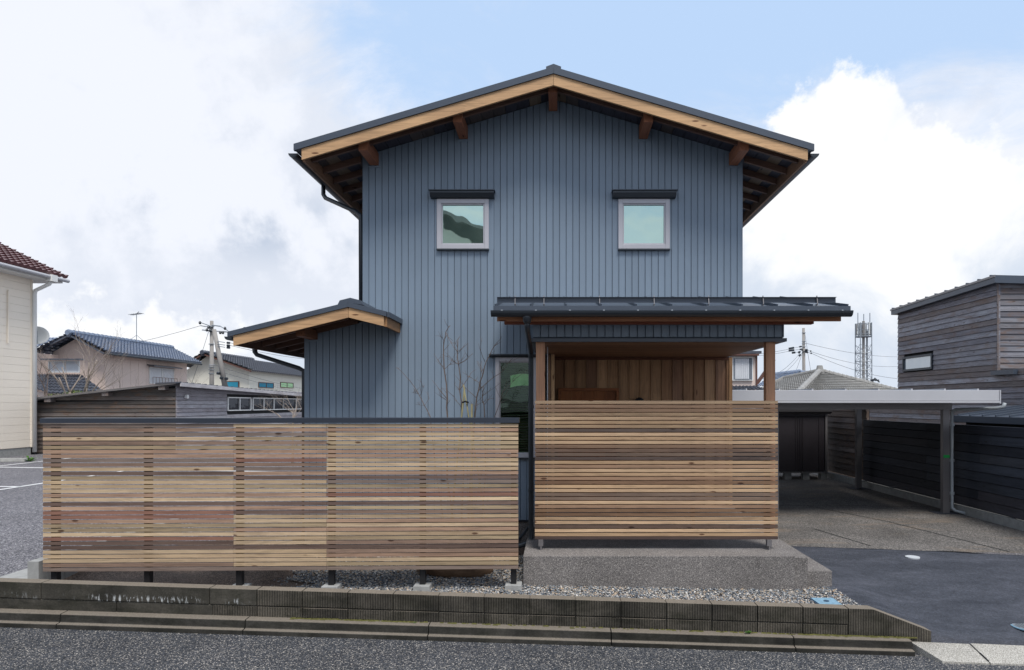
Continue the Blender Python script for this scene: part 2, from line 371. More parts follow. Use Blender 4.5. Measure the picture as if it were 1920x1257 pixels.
# glass
def glass(name, tint, refl, body):
    m = newmat(name); gl = N('ShaderNodeBsdfGlossy'); gl.inputs['Color'].default_value = tint; gl.inputs['Roughness'].default_value = .015
    wv = noise(pos(), 1.3, 2, .5); b = N('ShaderNodeBump'); b.inputs['Strength'].default_value = .12; b.inputs['Distance'].default_value = .05; L(wv, b.inputs['Height']); L(b.outputs[0], gl.inputs['Normal'])
    df = N('ShaderNodeBsdfTransparent') if body is None else N('ShaderNodeBsdfDiffuse')
    df.inputs['Color'].default_value = body or (.80, .88, .80, 1)
    mx = N('ShaderNodeMixShader'); mx.inputs[0].default_value = refl; L(df.outputs[0], mx.inputs[1]); L(gl.outputs[0], mx.inputs[2])
    o = N('ShaderNodeOutputMaterial'); L(mx.outputs[0], o.inputs[0]); return m
M['glass_up'] = glass('green_mirror_glass', (.70, .92, .84, 1), .62, (.10, .16, .14, 1))
M['glass_low'] = glass('dark_clear_glass', (.8, .95, .85, 1), .035, None)
M['glass_dark'] = glass('dark_glass', (.9, .92, 1, 1), .07, (.02, .022, .025, 1))
M['glass_grey'] = glass('grey_glass', (.9, .95, 1, 1), .35, (.25, .28, .32, 1))
# pebbles
m = newmat('pebble'); g = N('ShaderNodeNewGeometry')
c_ = ramp(g.outputs['Random Per Island'], [(0, srgb(74, 80, 88)), (.25, srgb(108, 114, 122)), (.50, srgb(142, 146, 150)), (.70, srgb(170, 162, 150)), (.84, srgb(186, 160, 132)), (.93, srgb(208, 204, 198)), (1, srgb(222, 218, 212))])
fn = noise(pos(), 160, 3, .6); c_ = mulc(c_, ramp(fn, [(.3, g3(.66)), (.7, g3(1.0))]))
finish(c_, .7, None, spec=.35); M['pebble'] = m

def lin(c, k=1.0): return (c[0]*k, c[1]*k, c[2]*k, 1)
def struct(o): o['kind'] = 'structure'; return o
def tagm(o, label, cat, group=None):
    o['label'] = label; o['category'] = cat
    if group: o['group'] = group
    return o

# ================================================================== GROUND
SL = -.0318
def rz(x): return max(-.85, min(.02, -.294+SL*x))       # road surface height along the kerb
def grid(x0, x1, y0, y1, nx, ny, f):
    b = B(); vs = []
    for j in range(ny+1):
        for i in range(nx+1):
            x = x0+(x1-x0)*i/nx; y = y0+(y1-y0)*j/ny; vs.append((x, y, f(x, y)))
    b.add(vs, [(j*(nx+1)+i, j*(nx+1)+i+1, (j+1)*(nx+1)+i+1, (j+1)*(nx+1)+i) for j in range(ny) for i in range(nx)]); return b
struct(grid(-60, 60, -22, 6.62, 120, 4, lambda x, y: rz(x)+.012*(6.4-y)*0).build('road', M['road']))
b = B(); b.add([(-900, 6.63, -.6), (900, 6.63, -.6), (900, 1500, -.6), (-900, 1500, -.6)], [(0, 1, 2, 3)])
b.add([(-900, -900, -.9), (900, -900, -.9), (900, 6.62, -.9), (-900, 6.62, -.9)], [(0, 1, 2, 3)])
struct(b.build('ground', M['lot']))
b = B(); b.add([(-60, 6.79, 0), (-5.5, 6.79, 0), (-5.5, 9.4, 0), (-3.9, 9.4, 0), (-3.9, 44, 0), (-60, 44, 0)], [tuple(range(6))])
struct(b.build('parking_lot', M['lot']))
struct(B().add([(-3.9, 16, -.01), (12, 16, -.01), (12, 60, -.01), (-3.9, 60, -.01)], [(0, 1, 2, 3)]).build('back_yard', M['soil']))
# concrete strip beside the parking lot
struct(B().box(-6.42, -5.73, 6.79, 9.3, -.1, .012).build('concrete_strip', M['concrete']))
# driveway
def yb(x): return 9.60-.168*(x-3.2)
b = B(); n = 24; bx = [2.72+(7.34-2.72)*i/n for i in range(n+1)]
vs = [(x, yb(x)+rnd.uniform(-.025, .025), .006) for x in bx]+[(7.34, 26, .006), (2.72, 26, .006)]
b.add(vs, [tuple(range(len(vs)))])
drv = struct(b.build('driveway', M['drive']))
b = B()
for pts in ([(3.0, 13.4), (5.4, 13.45), (7.3, 13.2)], [(4.9, 13.4), (5.6, 11.6), (6.1, 9.2)], [(4.1, 10.9), (4.4, 9.6)]):
    for p, q in zip(pts, pts[1:]):
        d = (Vector((*q, 0))-Vector((*p, 0))).normalized().cross(Vector((0, 0, 1)))*.012
        p3 = Vector((*p, .0095)); q3 = Vector((*q, .0095)); b.add([p3-d, p3+d, q3+d, q3-d], [(0, 1, 2, 3)])
b.build('driveway_joint', M['inside'], drv)
# fresh asphalt ramp
def zf(x): return -.03 if x < 3.07 else (-.03-.24*(x-3.07)/.58 if x < 3.65 else -.27-.065*min(1, (x-3.65)/.3)-.012*(x-3.95 if x > 3.95 else 0))
def zp(x, y):
    t = max(0, min(1, (y-6.66)/(9.4-6.66))); return zf(x)*(1-t)**1.25
b = B(); nx, ny = 60, 24; vs = []
for j in range(ny+1):
    for i in range(nx+1):
        x = 3.05+(12-3.05)*i/nx; y0 = 6.655; y1 = yb(x)+.03; y = y0+(y1-y0)*j/ny
        lz = max(0, 3.30-x)*.28*(1 if y < 7.8 else 0)
        zz = zp(x, y)+.012*(1 if j < ny else 0)-lz+.004*mnoise.noise(Vector((x*1.3, y*1.3, 0)))
        if j == 0: zz = -.6
        if j == 1: y = y0+.003
        vs.append((x, y, zz))
b.add(vs, [(j*(nx+1)+i, j*(nx+1)+i+1, (j+1)*(nx+1)+i+1, (j+1)*(nx+1)+i) for j in range(ny) for i in range(nx)])
struct(b.build('asphalt_ramp', M['fresh'], smooth=True))
# gravel bed and soil bed
def gz(x, y): return -.012-.018*max(0, x+.4)
def soilz(x, y): return -.10*max(0, min(1, (x+3.35)/.3))*1.2+.03+.05*math.sin(x*3.1)*math.sin(y*2.3+1)+.02*math.sin(x*9+y*7)
struct(grid(-5.6, -2.85, 6.74, 9.8, 30, 26, soilz).build('soil_bed', M['soil'], smooth=True))
struct(grid(-3.5, 3.25, 6.74, 9.85, 40, 20, lambda x, y: gz(x, y)-.03).build('gravel_base', M['soil']))
ico_v = []; t_ = (1+5**.5)/2
for a, b_, c_ in ((-1,t_,0),(1,t_,0),(-1,-t_,0),(1,-t_,0),(0,-1,t_),(0,1,t_),(0,-1,-t_),(0,1,-t_),(t_,0,-1),(t_,0,1),(-t_,0,-1),(-t_,0,1)): ico_v.append(Vector((a, b_, c_)).normalized())
ico_f = [(0,11,5),(0,5,1),(0,1,7),(0,7,10),(0,10,11),(1,5,9),(5,11,4),(11,10,2),(10,7,6),(7,1,8),(3,9,4),(3,4,2),(3,2,6),(3,6,8),(3,8,9),(4,9,5),(2,4,11),(6,2,10),(8,6,7),(9,8,1)]
gb = B(); cnt = 0
while cnt < 42000:
    y = 6.79+(rnd.random()**1.25)*2.3; x = rnd.uniform(-3.25, 3.12)
    if x < -3.0+.18*sin(y*6)+.1*sin(y*15) and rnd.random() > .04: continue
    if x > -.36 and y > 7.72: continue
    if -.9 < x < -.6 and False: continue
    r_ = rnd.uniform(.005, .0135); c0 = Vector((x, y, gz(x, y)+rnd.uniform(-.012, .008))); sq = rnd.uniform(.5, .8); w = rnd.random()*6.3; st = rnd.uniform(.75, 1.3)
    gb.add([c0+Vector(((v_.x*cos(w)-v_.y*sin(w))*r_*st, (v_.x*sin(w)+v_.y*cos(w))*r_, v_.z*r_*sq+v_.x*r_*.15)) for v_ in ico_v], ico_f); cnt += 1
gb.build('gravel', M['pebble'], kind='stuff')
# parking lines
def line(pts, w):
    b = B(); p, q = Vector((*pts[0], .006)), Vector((*pts[1], .006)); d = (q-p).normalized().cross(Vector((0, 0, 1)))*w/2
    b.add([p-d, p+d, q+d, q-d], [(0, 1, 2, 3)]); return struct(b.build('parking_line', M['linepaint']))
line(((-24, 22.6), (-8, 20.1)), .16); line(((-13.05, 11.5), (-12.95, 20.6)), .12); line(((-24, 17.2), (-13.0, 16.5)), .14); line(((-18, 20.6), (-18, 26)), .12)

# ================================================================== BLOCK RETAINING WALL + KERB
FW = 6.65
def zt(x): return .10+SL*x
wall = thing('retaining_wall', 'low weathered concrete block retaining wall between the road kerb and gravel bed', 'wall', (0, FW, zt(0)-.3))
def blk(x0, x1, za, zb, mat, name='block', yo=0.0, y1=FW+.13, zf_=None):
    b = B(); T = lambda x, z: z+zt(x)
    vs = [(x0, FW+yo, T(x0, za)), (x1, FW+yo, T(x1, za)), (x1, y1, T(x1, za)), (x0, y1, T(x0, za)),
          (x0, FW+yo, T(x0, zb)), (x1, FW+yo, T(x1, zb)), (x1, y1, T(x1, zb)), (x0, y1, T(x0, zb))]
    if zf_:
        for i in (4, 7): vs[i] = (vs[i][0], vs[i][1], zf_[0])
        for i in (5, 6): vs[i] = (vs[i][0], vs[i][1], zf_[1])
    b.hexa(vs); return b.build(name, mat, wall, bevel=.006)
jx = [-7.6, -5.03, -3.39, -2.93]; g_ = .003
for i in range(3):
    blk(jx[i]+g_, jx[i+1]-g_, -.158, 0, M['smooth'], yo=rnd.uniform(-.004, .004))
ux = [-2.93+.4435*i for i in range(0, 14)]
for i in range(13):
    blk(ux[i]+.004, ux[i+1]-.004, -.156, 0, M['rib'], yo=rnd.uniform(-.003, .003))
lx = [-7.6, -5.9, -4.3, -3.36, -2.93]
for i in range(4):
    blk(lx[i]+g_, lx[i+1]-g_, -.28, -.164, M['smooth'] if i < 3 else M['rib'], yo=.006)
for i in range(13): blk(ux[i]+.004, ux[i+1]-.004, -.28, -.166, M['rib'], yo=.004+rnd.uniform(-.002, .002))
xe = ux[13]
ze_ = PZ(1184, FW)
B().pry([(xe+.004, zt(xe)-.34), (3.645, zt(3.645)-.40), (3.645, ze_), (3.09, zt(3.09)-.004), (3.07, zt(3.07)), (xe+.004, zt(xe))], FW, FW+.13).build('block', M['rib'], wall, bevel=.006)
b = B(); T = lambda x, z: z+zt(x)
b.hexa([(-7.6, FW+.018, T(-7.6, -.34)), (3.0, FW+.018, T(3, -.34)), (3, FW+.12, T(3, -.34)), (-7.6, FW+.12, T(-7.6, -.34)), (-7.6, FW+.018, T(-7.6, -.008)), (3, FW+.018, T(3, -.008)), (3, FW+.12, T(3, -.008)), (-7.6, FW+.12, T(-7.6, -.008))]); b.build('mortar_core', M['kerbm'], wall)
kerb = thing('street_kerb', 'stepped dark concrete street kerb running below the block retaining wall', 'kerb', (0, 6.5, rz(0)))
kx = [PX(x, 6.55) for x in (-560, -228, 112, 459, 803, 1146, 1489, 1712)]
for i in range(7):
    b = B(); x0, x1 = kx[i]+.004, kx[i+1]-.004
    prof = [(6.70, -.45), (6.502, -.45), (6.502, -.356), (6.508, -.349), (6.547, -.347), (6.552, -.338), (6.558, -.276), (6.567, -.268), (6.70, -.263)]
    jog = rnd.uniform(-.004, .004)
    b.prism(prof, lambda a, c: (x0, a+jog, c+zt(x0)), lambda a, c: (x1, a+jog, c+zt(x1)))
    b.build('kerb_stone', M['kerbm'], kerb, bevel=.004)
# apron slabs at the driveway
apr = thing('driveway_apron', 'pale concrete ramp slabs where the fresh asphalt meets the road', 'ramp', (4.2, 6.45, rz(4.2)))
ax = [3.43, 4.02, 4.60, 5.18, 5.76, 6.34, 6.92, 7.5]
for i in range(7):
    x0, x1 = ax[i]+.006, ax[i+1]-.006; b = B(); k = rz(x0); k1 = rz(x1); dx_ = .14 if i == 0 else 0
    b.hexa([(x0+dx_, 6.34, k-.1), (x1, 6.34, k1-.1), (x1, 6.655, k1-.1), (x0, 6.655, k-.1), (x0+dx_, 6.34, k+.018), (x1, 6.34, k1+.018), (x1, 6.655, k1+.085), (x0, 6.655, k+.092)])
    b.build('apron_slab', M['apron'], apr, bevel=.004)
    if 0 < i < 7:
        s_ = B(); s_.hexa([(x0-.016, 6.37, rz(x0)+.0), (x0+.004, 6.37, rz(x0)+.0), (x0+.004, 6.50, rz(x0)+.02), (x0-.016, 6.50, rz(x0)+.02), (x0-.016, 6.37, rz(x0)+.027), (x0+.004, 6.37, rz(x0)+.027), (x0+.004, 6.50, rz(x0)+.056), (x0-.016, 6.50, rz(x0)+.056)])
        s_.build('slot', M['inside'], apr)
# moss line on the kerb
mb = B()
for k in range(420):
    x = rnd.choice([rnd.uniform(-2.6, 3.5), rnd.uniform(2.4, 3.5), rnd.uniform(-2.6, -1.4)]); y = FW-.004-abs(rnd.gauss(0, .012)); z = zt(x)-.265; r_ = rnd.uniform(.006, .018)
    mb.add([(x-r_*1.6, y-r_*.6, z), (x+r_*1.6, y-r_*.6, z), (x+r_, y+.004, z+r_*.55), (x-r_, y+.004, z+r_*.55), (x, y, z+r_*.7)], [(0, 1, 2, 3), (3, 2, 4)])
mb.build('moss', M['moss'], kind='stuff')
def weed(x, y, z, s, label):
    b = B()
    for k in range(16):
        a = rnd.random()*6.3; l = s*rnd.uniform(.6, 1.1); w = s*.2; d = Vector((cos(a), sin(a)*.6, 0)); n_ = Vector((-d.y, d.x, 0))*w; p = Vector((x, y, z))
        t = rnd.uniform(.3, .9)*l
        b.add([p, p+d*l*.5+n_+Vector((0, 0, t*.8)), p+d*l+Vector((0, 0, t*.7)), p+d*l*.5-n_+Vector((0, 0, t*.8))], [(0, 1, 2, 3)])
    tagm(b.build('weed', M['weed']), label, 'weed')
weed(PX(1402, 6.6), 6.61, zt(1.84)-.265, .045, 'small green weed sprouting from kerb joint below the wall right of centre')
weed(PX(777, 6.6), 6.61, zt(-1.4)-.265, .018, 'tiny green sprout on the kerb below the left slatted fence')

# low boundary blocks at the far left
bw = thing('boundary_wall', 'short grey concrete block boundary wall beside the left end of slatted fence', 'wall', (-5.66, 7.37, 0))
for i in range(7): boxo('block', -5.72, -5.60, 7.37+.4*i, 7.762+.4*i, .0, .30, M['concrete'], bw)

# ================================================================== HOUSE
D2 = 9.80
house = thing('house', 'two storey slate blue ribbed metal house with timber gable eaves', 'house', (0, D2, 0))
ridgeX = -.05; UZ = 6.37; SLP = .2965
def under(x): return UZ-SLP*abs(x-ridgeX)
WX0, WX1 = -2.795, 2.66
# wing roof
wpk, wz, wsl = -2.746, 3.33-.19, .246
def wunder(x): return wz+.05-wsl*abs(x-wpk)
wall_o = B()
wall_o.box(WX0, -.886, D2+.02, D2+.14, 0, 3.439).box(-.886, -.28, D2+.02, D2+.14, 0, PZ(858, D2)).box(-.886, -.28, D2+.02, D2+.14, PZ(671, D2), 3.439)
wall_o = wall_o.pry([(WX0, 3.44), (WX1, 3.44), (WX1, under(WX1)-.02), (ridgeX, UZ-.02), (WX0, under(WX0)-.02)], D2+.02, D2+.14).build('front_wall', M['siding_gap'], house)
pitch = .0943
wins = [(PX(820, D2), PX(917, D2), PZ(468, D2), PZ(375, D2)), (PX(1159, D2), PX(1255, D2), PZ(468, D2), PZ(375, D2)), (-.885, -.285, PZ(858, D2), PZ(671, D2))]
def panel(x0, x1, z0, ztf, cuts, par, y=D2, th=.014, name='siding_panel'):
    segs = [(z0, None)]
    for (a, b_, c, d) in cuts:
        if x1 > a+.003 and x0 < b_-.003:
            new = []
            for s0, s1 in segs:
                new.append((s0, c)); new.append((d, s1))
            segs = [s for s in new if s[1] is None or s[1]-s[0] > .02]
            if x0 < a-.003 or x1 > b_+.003:      # partly beside the opening
                px0, px1 = (x0, a) if x0 < a else (b_, x1)
                bb = B().box(px0, px1, y-th, y+.02, c, d); bb.build(name, M['siding'], par)
    for s0, s1 in segs:
        ta, tb = (ztf(x0), ztf(x1)) if s1 is None else (s1, s1)
        bb = B()
        prof = [(x0, 0), (x0+.002, -th), (x1-.010, -th), (x1-.009, -th-.004), (x1-.003, -th-.004), (x1, 0)]
        n_ = len(prof); lo_ = [(p_[0], y+p_[1], s0) for p_ in prof]; hi_ = [(p_[0], y+p_[1], ta+(tb-ta)*(p_[0]-x0)/(x1-x0)) for p_ in prof]
        bb.add(lo_+hi_, [tuple(range(n_))[::-1], tuple(range(n_, 2*n_))]+[(i, (i+1) % n_, n_+(i+1) % n_, n_+i) for i in range(n_)])
        bb.build(name, M['siding'], par)
x = WX0
while x < WX1-.01:
    x1 = min(x+pitch, WX1)
    z0 = .34 if x < -.29 else 3.44
    panel(x+.0015, x1-.0012, z0, lambda q: under(q)-.005, wins, wall_o); x += pitch
# wing wall
wing_o = B().pry([(-3.63, 0), (WX0-.001, 0), (WX0-.001, wunder(WX0)-.02), (-3.63, wunder(-3.63)-.02)], D2+.021, D2+.14).build('wing_wall', M['siding_gap'], house)
x = WX0-pitch
while x > -3.63-pitch+.01:
    panel(max(x, -3.63)+.0015, x+pitch-.0012, .34, lambda q: wunder(q)+.0, [], wing_o); x -= pitch
B().box(-3.63, -3.50, D2+.14, 14.5, 0, wunder(-3.63)-.02).build('wing_side_wall', M['siding'], house)
B().box(-3.5, WX0, 14.4, 14.5, 0, 2.9).build('wing_back_wall', M['siding'], house)
# side + back walls (ribbed as the front)
for xx, sgn, nm in ((WX0, 1, 'side_wall'), (WX1, -1, 'side_wall')):
    b = B()
    if xx < 0: b.box(xx, xx+.12, D2+.141, 17.1, 0, under(xx)-.02)
    else:
        b.box(xx-.12, xx, 10.63, 17.1, 0, 2.78); b.box(xx-.12, xx, D2+.141, 17.1, 2.781, under(xx)-.02)
    yy = D2+.15
    while yy < 17.0:
        b.box(xx-.014 if sgn > 0 else xx, xx if sgn > 0 else xx+.014, yy, yy+pitch-.008, .34 if (xx < 0 or yy > 10.65) else 2.80, under(xx)-.03); yy += pitch
    b.build(nm, M['siding'], house)
B().pry([(WX0, 0), (WX1, 0), (WX1, under(WX1)-.02), (ridgeX, UZ-.02), (WX0, under(WX0)-.02)], 17.1, 17.2).build('back_wall', M['siding'], house)
B().box(-3.60, -.34, D2-.004, D2+.018, -.1, .315).build('foundation', M['terrace'], house)
B().box(-3.64, -.30, D2-.03, D2+.0, .318, .338).build('drip_edge', M['gutter'], house)

# ---- main roof
RY0, RY1 = 9.08, 17.8
eL, eR = -3.49, 3.40
def rtop(x): return 6.452-SLP*abs(x-ridgeX)
roof = B().pry([(eL, rtop(eL)-.06), (ridgeX, rtop(ridgeX)-.06), (eR, rtop(eR)-.06), (eR, rtop(eR)), (ridgeX, rtop(ridgeX)), (eL, rtop(eL))], RY0-.02, RY1).build('roof', M['roofmetal'], house)
b = B()
for side in (0, 1):
    y = RY0+.3
for k in range(20):
    y = RY0+.1+k*.45
    for a, c in ((eL, ridgeX), (ridgeX, eR)):
        b.bar((a, y, rtop(a)+.012), (c, y, rtop(c)+.012), .02, .03)
b.build('roof_seams', M['roofmetal'], roof)
WOODC = srgb(192, 156, 118)
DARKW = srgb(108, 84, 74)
def fascia(xa, xb, zfun, h0, h1, y, t, mat, col, par, name):
    b = B(); b.pry([(xa, zfun(xa)+h0), (xb, zfun(xb)+h0), (xb, zfun(xb)+h1), (xa, zfun(xa)+h1)], y, y+t); return b.build(name, mat, par, color=col)
# dark verge trim and timber bargeboards
fascia(eL, ridgeX-.001, rtop, -.075, .012, RY0-.05, .05, M['roofmetal'], None, roof, 'verge_trim')
fascia(ridgeX+.001, eR, rtop, -.075, .012, RY0-.05, .05, M['roofmetal'], None, roof, 'verge_trim')
fascia(eL+.10, ridgeX-.002, rtop, -.222, -.078, RY0-.03, .035, M['wood_x'], WOODC, roof, 'bargeboard')
fascia(ridgeX+.002, eR-.08, rtop, -.222, -.078, RY0-.03, .035, M['wood_x'], WOODC, roof, 'bargeboard')
b = B(); b.pry([(ridgeX-.10, 6.40), (ridgeX-.10, 6.475), (ridgeX, 6.512), (ridgeX+.10, 6.475), (ridgeX+.10, 6.40)], RY0-.03, RY1-.1); b.build('ridge_cap', M['roofmetal'], roof)
for cxp, bz in ((-2.62, 5.42), (-1.345, 5.80), (-.06, 6.20), (1.23, 5.80), (2.52, 5.42)):
    o = boxo('purlin', cxp-.06, cxp+.06, 9.20, D2+.05, bz, min(bz+.17, under(cxp)-.0), M['wood_y'], roof, srgb(150, 100, 76))
    boxo('beam_flashing', cxp-.08, cxp+.08, D2-.026, D2-.0, bz-.03, bz-.012, M['siding'], house)
# rafters
ry = [9.33+.455*k for k in range(18)]
for y in ry:
    for xa, xb in ((eL+.14, ridgeX-.02), (ridgeX+.02, eR-.12)):
        if y > D2-.02: # only the eave part shows outside the wall
            xa, xb = (xa, WX0-.02) if xa < 0 and xb < 0.1 else (WX1+.02, xb)
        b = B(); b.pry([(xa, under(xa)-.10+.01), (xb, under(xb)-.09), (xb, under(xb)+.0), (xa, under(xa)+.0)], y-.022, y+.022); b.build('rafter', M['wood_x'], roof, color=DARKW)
# sheathing boards seen from below
for side in (-1, 1):
    xs = ridgeX+side*.01; k = 0
    end = eL+.10 if side < 0 else eR-.08
    while abs(xs-ridgeX) < abs(end-ridgeX)-.05:
        xn = xs+side*.168
        a, c = sorted((xs, xn)); inset = .004
        b = B(); yend = D2+.1 if abs((a+c)/2) < 2.6 else RY1-.03
        b.pry([(a+inset, under(a)+.002), (c-inset, under(c)+.002), (c-inset, under(c)+.016), (a+inset, under(a)+.016)], RY0+.01, yend)
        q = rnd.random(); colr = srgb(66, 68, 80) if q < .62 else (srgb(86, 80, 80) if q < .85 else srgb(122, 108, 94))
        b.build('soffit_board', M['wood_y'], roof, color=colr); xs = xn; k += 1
for xx, sx in ((eL+.10, 1), (eR-.08, -1)):   # eave fascia running back
    b = B(); b.box(min(xx, xx+sx*.03), max(xx, xx+sx*.03), RY0+.01, RY1, rtop(xx)-.235, rtop(xx)-.062); b.build('eave_fascia', M['wood_y'], roof, color=srgb(150, 118, 96))
def gutter_y(x, z, y0, y1, r, par):
    b = B(); prof = []
    for k in range(9):
        a = pi+pi*k/8; prof.append((x+cos(a)*r, z+sin(a)*r*.9))
    for k in range(8, -1, -1):
        a = pi+pi*k/8; prof.append((x+cos(a)*(r-.006), z+.002+sin(a)*(r-.006)*.9))
    n_ = len(prof); b.add([(p_[0], y0, p_[1]) for p_ in prof]+[(p_[0], y1, p_[1]) for p_ in prof], [(i, (i+1) % n_, n_+(i+1) % n_, n_+i) for i in range(n_)])
    b.add([(p_[0], y0+.002, p_[1]) for p_ in prof[:9]], [tuple(range(9))]); b.add([(p_[0], y1-.002, p_[1]) for p_ in prof[:9]], [tuple(range(9))])
    return b.build('gutter', M['gutter'], par)
gutter_y(eL-.04, rtop(eL)-.085, RY0+.03, RY1, .062, roof)
gutter_y(eR+.035, rtop(eR)-.085, RY0+.03, RY1, .062, roof)
# left downpipe of the upper roof
a_ = Vector((eL-.04, 10.3, rtop(eL)-.14))
dp = [a_, a_+Vector((0, 0, -.13)), a_+Vector((.04, -.02, -.19)), Vector((-2.90, D2+.05, a_.z-.52)), Vector((-2.835, D2+.04, a_.z-.58)), Vector((-2.828, D2+.04, 3.33))]
B().tube(dp, .032, 12).build('downpipe', M['gutter'], house, smooth=True)
# ---- wing roof
def wtop(x): return 3.33-wsl*abs(x-wpk)
we0, we1 = -4.33, -2.247; WY0 = 9.0
wroof = B().pry([(we0, wtop(we0)-.05), (wpk, wtop(wpk)-.05), (we1, wtop(we1)-.05), (we1, wtop(we1)), (wpk, wtop(wpk)), (we0, wtop(we0))], WY0-.01, D2-.02)
wroof.pry([(we0, wtop(we0)-.05), (wpk-.05, wtop(wpk)-.062), (WX0-.02, wtop(WX0)-.055), (WX0-.02, wtop(WX0)), (wpk-.05, wtop(wpk-.05)), (we0, wtop(we0))], D2-.019, 15.0)
wroof = wroof.build('wing_roof', M['roofmetal'], house)
fascia(we0, wpk-.001, wtop, -.055, .01, WY0-.045, .04, M['roofmetal'], None, wroof, 'verge_trim')
fascia(wpk+.001, we1, wtop, -.055, .01, WY0-.045, .04, M['roofmetal'], None, wroof, 'verge_trim')
fascia(we0+.07, wpk-.002, wtop, -.19, -.058, WY0-.025, .035, M['wood_x'], WOODC, wroof, 'bargeboard')
fascia(wpk+.002, we1-.035, wtop, -.19, -.058, WY0-.025, .035, M['wood_x'], WOODC, wroof, 'bargeboard')
boxo('return_board', we1-.035, we1-.005, WY0+.012, D2-.018, wtop(we1)-.185, wtop(we1)-.052, M['wood_y'], wroof, srgb(170, 130, 92))
boxo('return_trim', we1-.002, we1+.03, WY0+.0, D2-.018, wtop(we1)-.06, wtop(we1)+.008, M['roofmetal'], wroof)
b = B(); b.pry([(wpk-.17, 3.315), (wpk-.14, 3.375), (wpk, 3.41), (wpk+.14, 3.375), (wpk+.17, 3.315), (wpk, 3.345)], WY0+.05, D2-.02); b.build('ridge_cap', M['roofmetal'], wroof)
for k in range(4):
    y = 9.3+.455*k; xa, xb = (we0+.12, wpk-.1) if y < D2-.02 else (we0+.12, -3.66)
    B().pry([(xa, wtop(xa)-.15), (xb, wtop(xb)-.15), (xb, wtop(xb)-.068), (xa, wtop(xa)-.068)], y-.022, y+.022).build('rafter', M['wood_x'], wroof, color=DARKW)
for k in range(8):
    y = 10.7+.455*k; xa, xb = we0+.12, -3.66
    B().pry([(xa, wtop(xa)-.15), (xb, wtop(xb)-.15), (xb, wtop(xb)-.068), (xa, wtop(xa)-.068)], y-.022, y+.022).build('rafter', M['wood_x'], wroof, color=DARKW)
for k in range(9):
    xa = we0+.06+k*.168; xb = xa+.16; 
    if xb > wpk: break
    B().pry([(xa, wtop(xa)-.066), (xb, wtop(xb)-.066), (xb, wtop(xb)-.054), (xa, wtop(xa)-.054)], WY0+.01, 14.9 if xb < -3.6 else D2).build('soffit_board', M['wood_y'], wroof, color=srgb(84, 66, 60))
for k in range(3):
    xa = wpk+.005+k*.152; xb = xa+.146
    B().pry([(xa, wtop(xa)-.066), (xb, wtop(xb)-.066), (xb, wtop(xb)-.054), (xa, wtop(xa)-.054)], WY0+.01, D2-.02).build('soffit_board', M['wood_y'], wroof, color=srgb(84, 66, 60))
boxo('purlin', -3.555, -3.435, 9.28, D2+.03, 2.925, 3.05, M['wood_y'], wroof, srgb(128, 88, 66))
boxo('beam_flashing', -3.57, -3.42, D2-.026, D2, 2.90, 2.915, M['siding'], wroof)
boxo('eave_fascia', we0+.072, we0+.10, WY0+.012, 15, wtop(we0)-.17, wtop(we0)-.045, M['wood_y'], wroof, srgb(110, 84, 70))
gutter_y(-4.385, 2.90, WY0+.1, 15.0, .055, wroof)
B().box(-4.30, -4.1, 9.35, 9.41, 3.02, 3.055).build('snow_stop', M['roofmetal'], wroof)
a_ = Vector((-4.385, 9.9, 2.855))
B().tube([a_, a_+Vector((0, 0, -.10)), a_+Vector((.03, 0, -.14)), Vector((-3.74, D2+.08, 2.52)), Vector((-3.67, D2+.08, 2.48)), Vector((-3.665, D2+.08, .1))], [.045, .034, .032, .032, .032, .032], 12).build('downpipe', M['gutter'], house, smooth=True)

# ---- windows
def window(x0, x1, z0, z1, glassm, fw=.062, y=D2, dark=False):
    w = B(); fr = M['frame']
    for (a, b_, c, d) in ((x0, x0+fw, z0, z1), (x1-fw, x1, z0, z1), (x0+fw, x1-fw, z0, z0+fw), (x0+fw, x1-fw, z1-fw, z1)): w.box(a, b_, y-.05, y+.03, c, d)
    i_ = fw*.30
    for (a, b_, c, d) in ((x0+fw, x0+fw+i_, z0+fw, z1-fw), (x1-fw-i_, x1-fw, z0+fw, z1-fw), (x0+fw+i_, x1-fw-i_, z0+fw, z0+fw+i_), (x0+fw+i_, x1-fw-i_, z1-fw-i_, z1-fw)): w.box(a, b_, y-.035, y+.028, c, d)
    w = w.build('window', fr, house, bevel=.003)
    i_ += fw
    boxo('pane', x0+i_, x1-i_, y-.006, y+.004, z0+i_, z1-i_, glassm, w)
    boxo('sill', x0-.004, x1+.004, y-.062, y-.014, z0-.022, z0-.002, M['gutter'], w)
    return w
for (a, b_, c, d) in wins[:2]:
    w = window(a, b_, c, d, M['glass_up'])
    h = B(); h.prx([(D2-.014, d+.09), (D2-.15, d+.085), (D2-.15, d+.06), (D2-.10, d+.015), (D2-.014, d+.005)], a-.085, b_+.08); h.build('window_hood', M['hood'], w)
    boxo('hood_top', a-.10, b_+.095, D2-.165, D2-.014, d+.092, d+.102, M['roofmetal'], w)
(a, b_, c, d) = wins[2]
w = window(a, b_, c, d, M['glass_low'], .055)
h = B(); h.prx([(D2-.014, d+.05), (D2-.12, d+.045), (D2-.12, d+.028), (D2-.08, d+.006), (D2-.014, d+.004)], a-.09, b_+.03); h.build('window_hood', M['hood'], w)
B().box(a+.05, b_-.04, D2+.35, D2+.37, c, d).build('dark_room', M['inside'], w)
nb = 34
